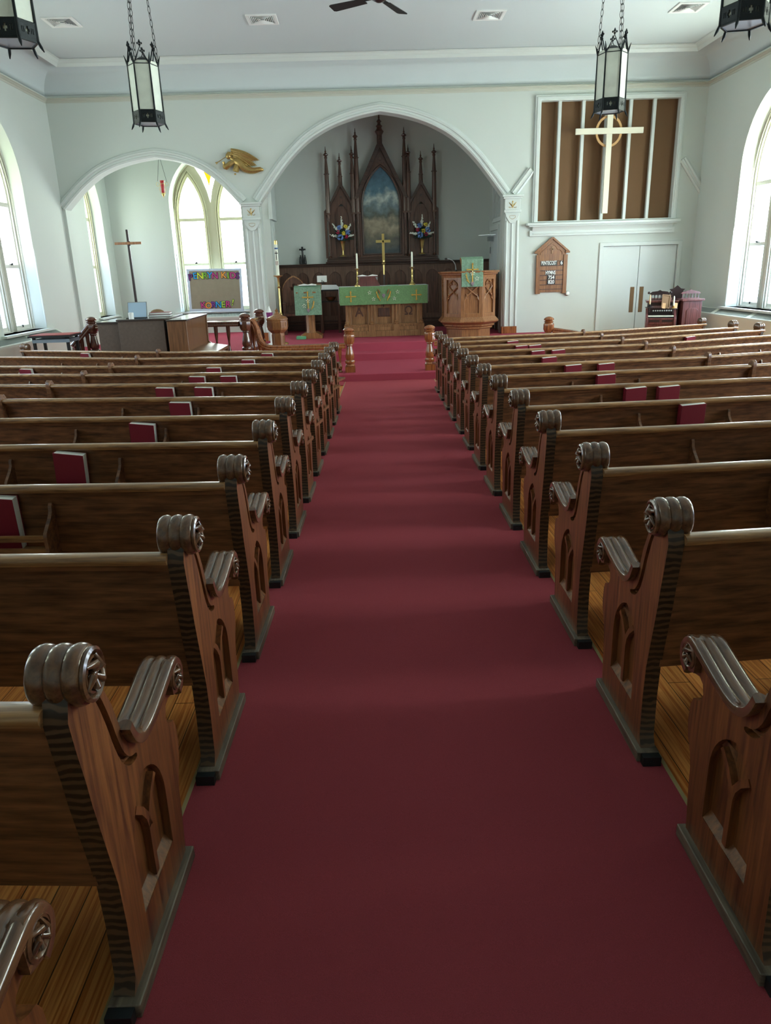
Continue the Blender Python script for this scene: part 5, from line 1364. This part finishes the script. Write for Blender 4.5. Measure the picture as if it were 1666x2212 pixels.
# ------------------------------------------------------------------ reed organ in the right corner
def reed_organ():
    t = thing('reed_organ', 'old dark rosewood parlour organ in the right corner with small galleries on top', 'organ', (5.92, 14.15, fz(14.1)), radians(0))
    z0 = fz(14.1); Z = lambda z: z - z0
    W = .50
    # main case turned towards the nave
    def A(q): q.move(0, 0, 0, radians(-18)); return q
    obj('case', A(MB().box((-.52, .0, 0), (.02, .42, Z(.70)))), M['maroond'], t, bevel=.006)
    obj('key_shelf', A(MB().prism([(-.32, Z(.25)), (-.30, Z(.44)), (.02, Z(.60)), (.02, 0), (-.2, 0), (-.2, Z(.2))], -.56, -.52, 'yz')), M['maroon'], t, bevel=.006)
    obj('key_shelf_side', A(MB().prism([(-.32, Z(.25)), (-.30, Z(.42)), (.02, Z(.60)), (.02, 0), (-.2, 0), (-.2, Z(.2))], -.06, -.02, 'yz')), M['maroon'], t, bevel=.006)
    obj('lower_case', A(MB().box((-.53, -.24, 0), (-.05, .02, Z(.33)))), M['maroon'], t, bevel=.006)
    obj('front_panel', A(MB().box((-.53, -.27, Z(.32)), (-.05, -.22, Z(.43)))), M['maroon'], t, bevel=.003)
    q = MB()
    for x in (-.5, -.27): q.box((x, -.278, Z(.355)), (x + .19, -.268, Z(.40)))
    obj('fretwork', A(q), M['maroond'], t)
    obj('keys', A(MB().box((-.52, -.22, Z(.45)), (-.06, -.12, Z(.47)))), M['candle'], t)
    q = MB()
    for k in range(9): q.lathe([(.012, -.0), (.014, -.02), (.002, -.024)], (-.42 + k * .04, .0, Z(.55)), 'y', 8)
    obj('stop_knob', A(q), M['page'], t)
    obj('music_desk', A(MB().prism([(-.02, Z(.60)), (.01, Z(.60)), (.10, Z(.78)), (.07, Z(.78))], -.46, -.1, 'yz')), M['maroon'], t)
    obj('cornice', A(MB().box((-.56, -.03, Z(.70)), (.03, .44, Z(.735)))), M['maroon'], t, bevel=.006)
    def gallery(x0, x1, y, zb, h, mt, name):
        q = MB(); n = 6
        q.box((x0, y, zb), (x1, y + .03, zb + .02)); q.box((x0, y, zb + .10), (x1, y + .03, zb + .125))
        for k in range(n): q.lathe([(.012, zb + .02), (.008, zb + .06), (.012, zb + .10)], (x0 + (k + .5) * (x1 - x0) / n, y + .015, 0), 'z', 7)
        c = (x0 + x1) / 2; q.prism([(x0 - .02, zb + .12), (x1 + .02, zb + .12), (x1 - .04, zb + .16), (c + .04, zb + h - .02), (c, zb + h), (c - .04, zb + h - .02), (x0 + .04, zb + .16)], y, y + .03)
        q.ball((x0 - .02, y + .015, zb + .14), .025, 8, 5).ball((x1 + .02, y + .015, zb + .14), .025, 8, 5)
        obj(name, A(q), mt, t)
    gallery(-.5, -.15, .05, Z(.735), .19, M['maroond'], 'gallery'); 
    q = MB().prism([(-.12, Z(.735)), (.1, Z(.735)), (.1, Z(.90)), (.13, Z(.93)), (.06, Z(.94)), (-.01, Z(1.0)), (-.08, Z(.94)), (-.15, Z(.93)), (-.12, Z(.90))], .2, .24); obj('centre_crest', A(q), M['maroond'], t)
    # taller end cabinet with a raised panel
    obj('end_cabinet', MB().box((.06, -.12, 0), (.42, .34, Z(.72))), M['maroon'], t, bevel=.006)
    obj('end_cornice', MB().box((.03, -.15, Z(.72)), (.45, .36, Z(.76))), M['maroon'], t, bevel=.006)
    obj('raised_panel', MB().prism([(.13, Z(.05)), (.35, Z(.05)), (.35, Z(.55)), (.31, Z(.59)), (.17, Z(.59)), (.13, Z(.55))], -.135, -.115), M['maroon'], t, bevel=.006)
    q = MB(); n = 6
    q.box((.07, 0, Z(.76)), (.41, .03, Z(.775)))
    for k in range(n): q.lathe([(.012, Z(.775)), (.008, Z(.81)), (.012, Z(.85))], (.09 + k * .06, .015, 0), 'z', 7)
    q.prism([(.05, Z(.85)), (.43, Z(.85)), (.40, Z(.88)), (.27, Z(.91)), (.24, Z(.925)), (.21, Z(.91)), (.08, Z(.88))], 0, .03); obj('gallery', q, M['maroon'], t)
    for x, y, zc in ((-.50, -.16, .63), (-.08, -.18, .60)):
        p = MB().lathe([(.01, Z(zc) - .1), (.012, Z(zc) - .02), (.08, Z(zc) - .01), (.08, Z(zc))], (x, y, 0), 'z', 14); obj('candle_bracket', A(p), M['maroond'], t)
    return t
reed_organ()
def small_candle(loc, mat, base, label):
    t = thing('candle', label, 'candle', loc, 0, 'candles on the old organ'); obj('holder', MB().lathe([(.04, 0), (.042, .01), (.015, .02), (.018, .045), (.012, .05)], seg=12), M[base], t); obj('wax', MB().lathe([(.015, .04), (.014, .2), (.003, .225)], seg=10), M[mat], t)
ca, sa = cos(radians(-18)), sin(radians(-18))
small_candle((5.92 + (-.5) * ca + .16 * sa, 14.15 + (-.5) * sa - .16 * ca, .63), 'candley', 'iron', 'yellow candle on the left bracket of the old organ')
small_candle((5.92 + (-.08) * ca + .18 * sa, 14.15 + (-.08) * sa - .18 * ca, .60), 'candle', 'brass', 'white candle in a brass holder on the right bracket of the old organ')
t = thing('picture_frame', 'brown picture frame leaning on the music desk of the old organ', 'picture frame', (5.68, 14.12, .60)); fr = MB().prism([(-.08, 0), (.08, 0), (.08, .25), (-.08, .25)], -.01, .01, 'xz', [[(-.06, .02), (.06, .02), (.06, .23), (-.06, .23)]]); obj('frame', fr, M['tan'], t, rot=(radians(-14), radians(8), 0)); obj('picture', MB().box((-.065, 0, .015), (.065, .005, .235)), M['tan'], t, rot=(radians(-14), radians(8), 0))
for x, nm in ((5.62, 'left'), (5.82, 'right')):
    o = obj('postcard', MB().box((-.03, 0, 0), (.03, .003, .1)), M['ring'], None, (x, 14.04 - (x - 5.62) * .3, .60), (radians(-12), radians(8), 0)); tag(o, 'small cream card on the old organ, %s of the picture frame' % nm, 'card', 'cards on the old organ')

# ------------------------------------------------------------------ lanterns, fan, vents
def chain(b, p, q, step=.05):
    p, q = Vector(p), Vector(q); L = (q - p).length; n = max(2, int(L / step)); d = (q - p).normalized()
    sd = d.cross(Vector((0, 1, 0))).normalized(); u = sd.cross(d)
    for k in range(n):
        c = p.lerp(q, (k + .5) / n); a = sd if k % 2 else u; pts = []
        for j in range(8):
            t = 2 * pi * j / 8; pts.append(c + d * (step * .62 * sin(t)) + a * (.011 * cos(t)))
        b.tube(pts, .0026, 4, closed=True)

def lantern_parts():
    R = .128; H = .46; P = {}
    def hexp(k, r=R): a = pi / 6 + k * pi / 3; return Vector((r * cos(a), r * sin(a), 0))
    pans = []; fr = MB(); bands = []
    for k in range(6):
        a, b2 = hexp(k), hexp(k + 1); e = (b2 - a).normalized(); n = Vector((e.y, -e.x, 0)); w = (b2 - a).length
        def pt(s, z, o=0): v = a + e * (s * w) + n * o; return (v.x, v.y, z)
        m = MB(); poly = [(0.03, .10), (.97, .10), (.97, .44), (.85, .475), (.15, .475), (.03, .44)]
        q = MB().prism([(s * w, z) for s, z in poly], -.004, 0); m.add([tuple(a + e * v[0] + n * v[1] + Vector((0, 0, v[2]))) for v in q.V], q.F); pans.append(m)
        # pierced band
        cr = [(.5 - .04, .03), (.5 + .04, .03), (.54, .042), (.60, .042), (.60, .058), (.54, .058), (.54, .07), (.46, .07), (.46, .058), (.40, .058), (.40, .042), (.46, .042)]
        sl = lambda c: [(c - .018, .036), (c + .018, .036), (c + .018, .064), (c - .018, .064)]
        q = MB().prism([(0, .005), (w, .005), (w, .095), (0, .095)], 0, .006, 'xz', [[(s * w, z) for s, z in h] for h in (cr, sl(.2), sl(.29), sl(.71), sl(.8))])
        m = MB(); m.add([tuple(a + e * v[0] + n * v[1] + Vector((0, 0, v[2]))) for v in q.V], q.F); bands.append(m)
        bk = MB().prism([(0, .01), (w, .01), (w, .09), (0, .09)], -.012, -.008); pans[-1].add([tuple(a + e * v[0] + n * v[1] + Vector((0, 0, v[2]))) for v in bk.V], bk.F)
        # gable with finial
        g = [pt(.0, .45, .003), pt(.2, .49, .004), pt(.5, .575, .004), pt(.8, .49, .004), pt(1, .45, .003)]
        fr.tube(g, .006, 5)
        for s in (.5,): 
            x, y, z = pt(s, .575, .004); fr.lathe([(.004, 0), (.012, .012), (.004, .022), (.012, .03), (.003, .05)], (x, y, z), 'z', 6)
            for dd in (-1, 1): v = Vector((x, y, z + .022)) + e * dd * .016; fr.ball(tuple(v), .009, 6, 4)
        for s0 in (.14, .86): x, y, z = pt(s0, .478, .004); fr.ball((x, y, z), .009, 6, 4)
        # corner post with spike and curled foot
        o = a.normalized()
        fr.tube([a + o * .03 + Vector((0, 0, -.045)), a + o * .016 + Vector((0, 0, -.02)), a + o * .003 + Vector((0, 0, .01)), a + Vector((0, 0, .45)), a + o * .008 + Vector((0, 0, .49)), a + o * .022 + Vector((0, 0, .53))], [.003, .009, .009, .007, .008, .002], 6)
        fr.bar(tuple(a + Vector((0, 0, .003))), tuple(b2 + Vector((0, 0, .003))), .012, .01); fr.bar(tuple(a + Vector((0, 0, .45))), tuple(b2 + Vector((0, 0, .45))), .008, .006)
    P['panes'] = [mesh('glass_pane', m, M['lglass']) for m in pans]; P['bands'] = [mesh('pierced_band', m, M['iron'], angle=30) for m in bands]
    P['frame'] = mesh('iron_frame', fr, M['iron'], angle=60)
    P['bottom'] = mesh('bottom_glass', MB().prism([tuple(hexp(k, R * .97))[:2] for k in range(6)], .004, .01, 'xy'), M['lglassb'])
    P['roof'] = mesh('inner_cap', MB().lathe([(R * .95, .44), (R * .5, .50), (.02, .52)], seg=6, ph=pi / 6), M['iron'])
    ch = []
    for k in (0, 2, 4):
        m = MB(); p = hexp(k); chain(m, (p.x, p.y, .50), (0.0 + p.x * .08, p.y * .08, ZC - 2.74 - .1)); ch.append(mesh('chain', m, M['iron'], angle=70))
    P['chain'] = ch
    P['canopy'] = mesh('canopy', MB().lathe([(.01, ZC - 2.74 - .12), (.03, ZC - 2.74 - .09), (.07, ZC - 2.74 - .02), (.075, ZC - 2.74)], seg=18), M['iron'])
    return P
LP = lantern_parts()
def lantern(x, y, z, rot, label):
    t = thing('hanging_lantern', label, 'lantern', (x, y, z), rot, 'black iron hexagonal church lanterns')
    for m in LP['panes']: obj('glass_pane', m, None, t)
    for m in LP['bands']: obj('pierced_band', m, None, t)
    obj('iron_frame', LP['frame'], None, t); obj('bottom_glass', LP['bottom'], None, t); obj('inner_cap', LP['roof'], None, t); obj('canopy', LP['canopy'], None, t)
    for m in LP['chain']: obj('chain', m, None, t)
lantern(-1.84, 7.3, 2.74, radians(-20), 'hexagonal iron lantern hanging on chains, whole in view left of the centre arch')
lantern(2.27, 7.3, 2.74, radians(16), 'hexagonal iron lantern hanging on chains in front of the brown grille panel')
lantern(-1.93, 4.84, 2.74, radians(-25), 'near hexagonal iron lantern cut off by the top left corner of the photo')
lantern(2.26, 4.84, 2.74, radians(20), 'near hexagonal iron lantern cut off by the top right corner of the photo')

t = thing('ceiling_fan', 'dark brown ceiling fan hanging above the centre of the nave', 'fan', (.33, 10.5, 4.6))
obj('rod', MB().lathe([(.015, .1), (.015, .54), (.06, .55), (.065, .59)], seg=12), M['maroond'], t); obj('motor', MB().lathe([(.03, -.03), (.09, 0), (.12, .04), (.12, .09), (.05, .13)], seg=20), M['maroond'], t)
for a in (150, 62, -28, -118):
    q = MB().prism([(.2, -.055), (.66, -.075), (.69, -.06), (.69, .06), (.66, .075), (.2, .055)], .012, .02, 'xy'); q.V = [(x, y, z + y * .2) for x, y, z in q.V]
    b = obj('blade', q, M['organd'], t, rot=(0, 0, radians(a))); obj('blade_arm', MB().bar((.08, 0, .02), (.26, 0, .022), .03, .01), M['iron'], b)

def vent(x, y, label):
    t = thing('ceiling_vent', label, 'vent', (x, y, ZC), 0, 'square ceiling air vents'); w = .235
    obj('frame', MB().prism([(-w, -w), (w, -w), (w, w), (-w, w)], -.018, .001, 'xy', [[(-w + .05, -w + .05), (w - .05, -w + .05), (w - .05, w - .05), (-w + .05, w - .05)]]), M['white'], t, bevel=.003)
    obj('shadow_box', MB().box((-w + .03, -w + .03, -.004), (w - .03, w - .03, -.001)), M['slot'], t)
    for k in range(6):
        r = w - .055 - k * .027; q = MB()
        for a, b2, c, d in (((-r, -r), (r, -r), 0, 1), ((r, -r), (r, r), -1, 0), ((r, r), (-r, r), 0, -1), ((-r, r), (-r, -r), 1, 0)):
            q.add([(a[0], a[1], -.016), (b2[0], b2[1], -.016), (b2[0] * .0 + b2[0] + (c if c else -(1 if b2[0] > 0 else -1)) * .014, b2[1] + (d if d else -(1 if b2[1] > 0 else -1)) * .014, -.006), (a[0] + (c if c else -(1 if a[0] > 0 else -1)) * .014, a[1] + (d if d else -(1 if a[1] > 0 else -1)) * .014, -.006)], [(0, 1, 2, 3)])
        o = obj('louvre', q, M['white'], t); s = o.modifiers.new('thickness', 'SOLIDIFY'); s.thickness = .003
vent(-4.46, 13.12, 'square white air vent in the ceiling, far left'); vent(-1.41, 13.22, 'square white air vent in the ceiling, left of the fan'); vent(2.14, 13.27, 'square white air vent in the ceiling, right of the fan'); vent(5.23, 13.13, 'square white air vent in the ceiling, far right')

# ------------------------------------------------------------------ light and camera
w = bpy.data.worlds.new('sky'); SC.world = w; w.use_nodes = True
w.node_tree.nodes['Background'].inputs[0].default_value = (.55, .7, .8, 1); w.node_tree.nodes['Background'].inputs[1].default_value = .3

cam = bpy.data.cameras.new('camera'); co = bpy.data.objects.new('camera', cam); COL.objects.link(co)
cam.sensor_fit = 'VERTICAL'; cam.sensor_height = 24; cam.lens = 1577.53 / 2212 * 24
cam.clip_start = .02
pt, ro, ya = radians(18.45), radians(1.7536), radians(1.1677)
F = Vector((sin(ya) * cos(pt), cos(ya) * cos(pt), -sin(pt))); r0 = Vector((cos(ya), -sin(ya), 0)); u0 = r0.cross(F)
R = cos(ro) * r0 - sin(ro) * u0; U = sin(ro) * r0 + cos(ro) * u0
from mathutils import Matrix
co.matrix_world = Matrix(((R.x, U.x, -F.x, 0), (R.y, U.y, -F.y, 0), (R.z, U.z, -F.z, 1.467), (0, 0, 0, 1)))
SC.camera = co
vs = SC.view_settings; vs.view_transform = 'Standard'; vs.look = 'None'; vs.gamma = 1; vs.exposure = 1.5
try: vs.use_curve_mapping = False
except Exception: pass
SC.cycles.use_denoising = True
SC.cycles.max_bounces = 6; SC.cycles.diffuse_bounces = 4; SC.cycles.glossy_bounces = 3
SC.cycles.sample_clamp_indirect = 6
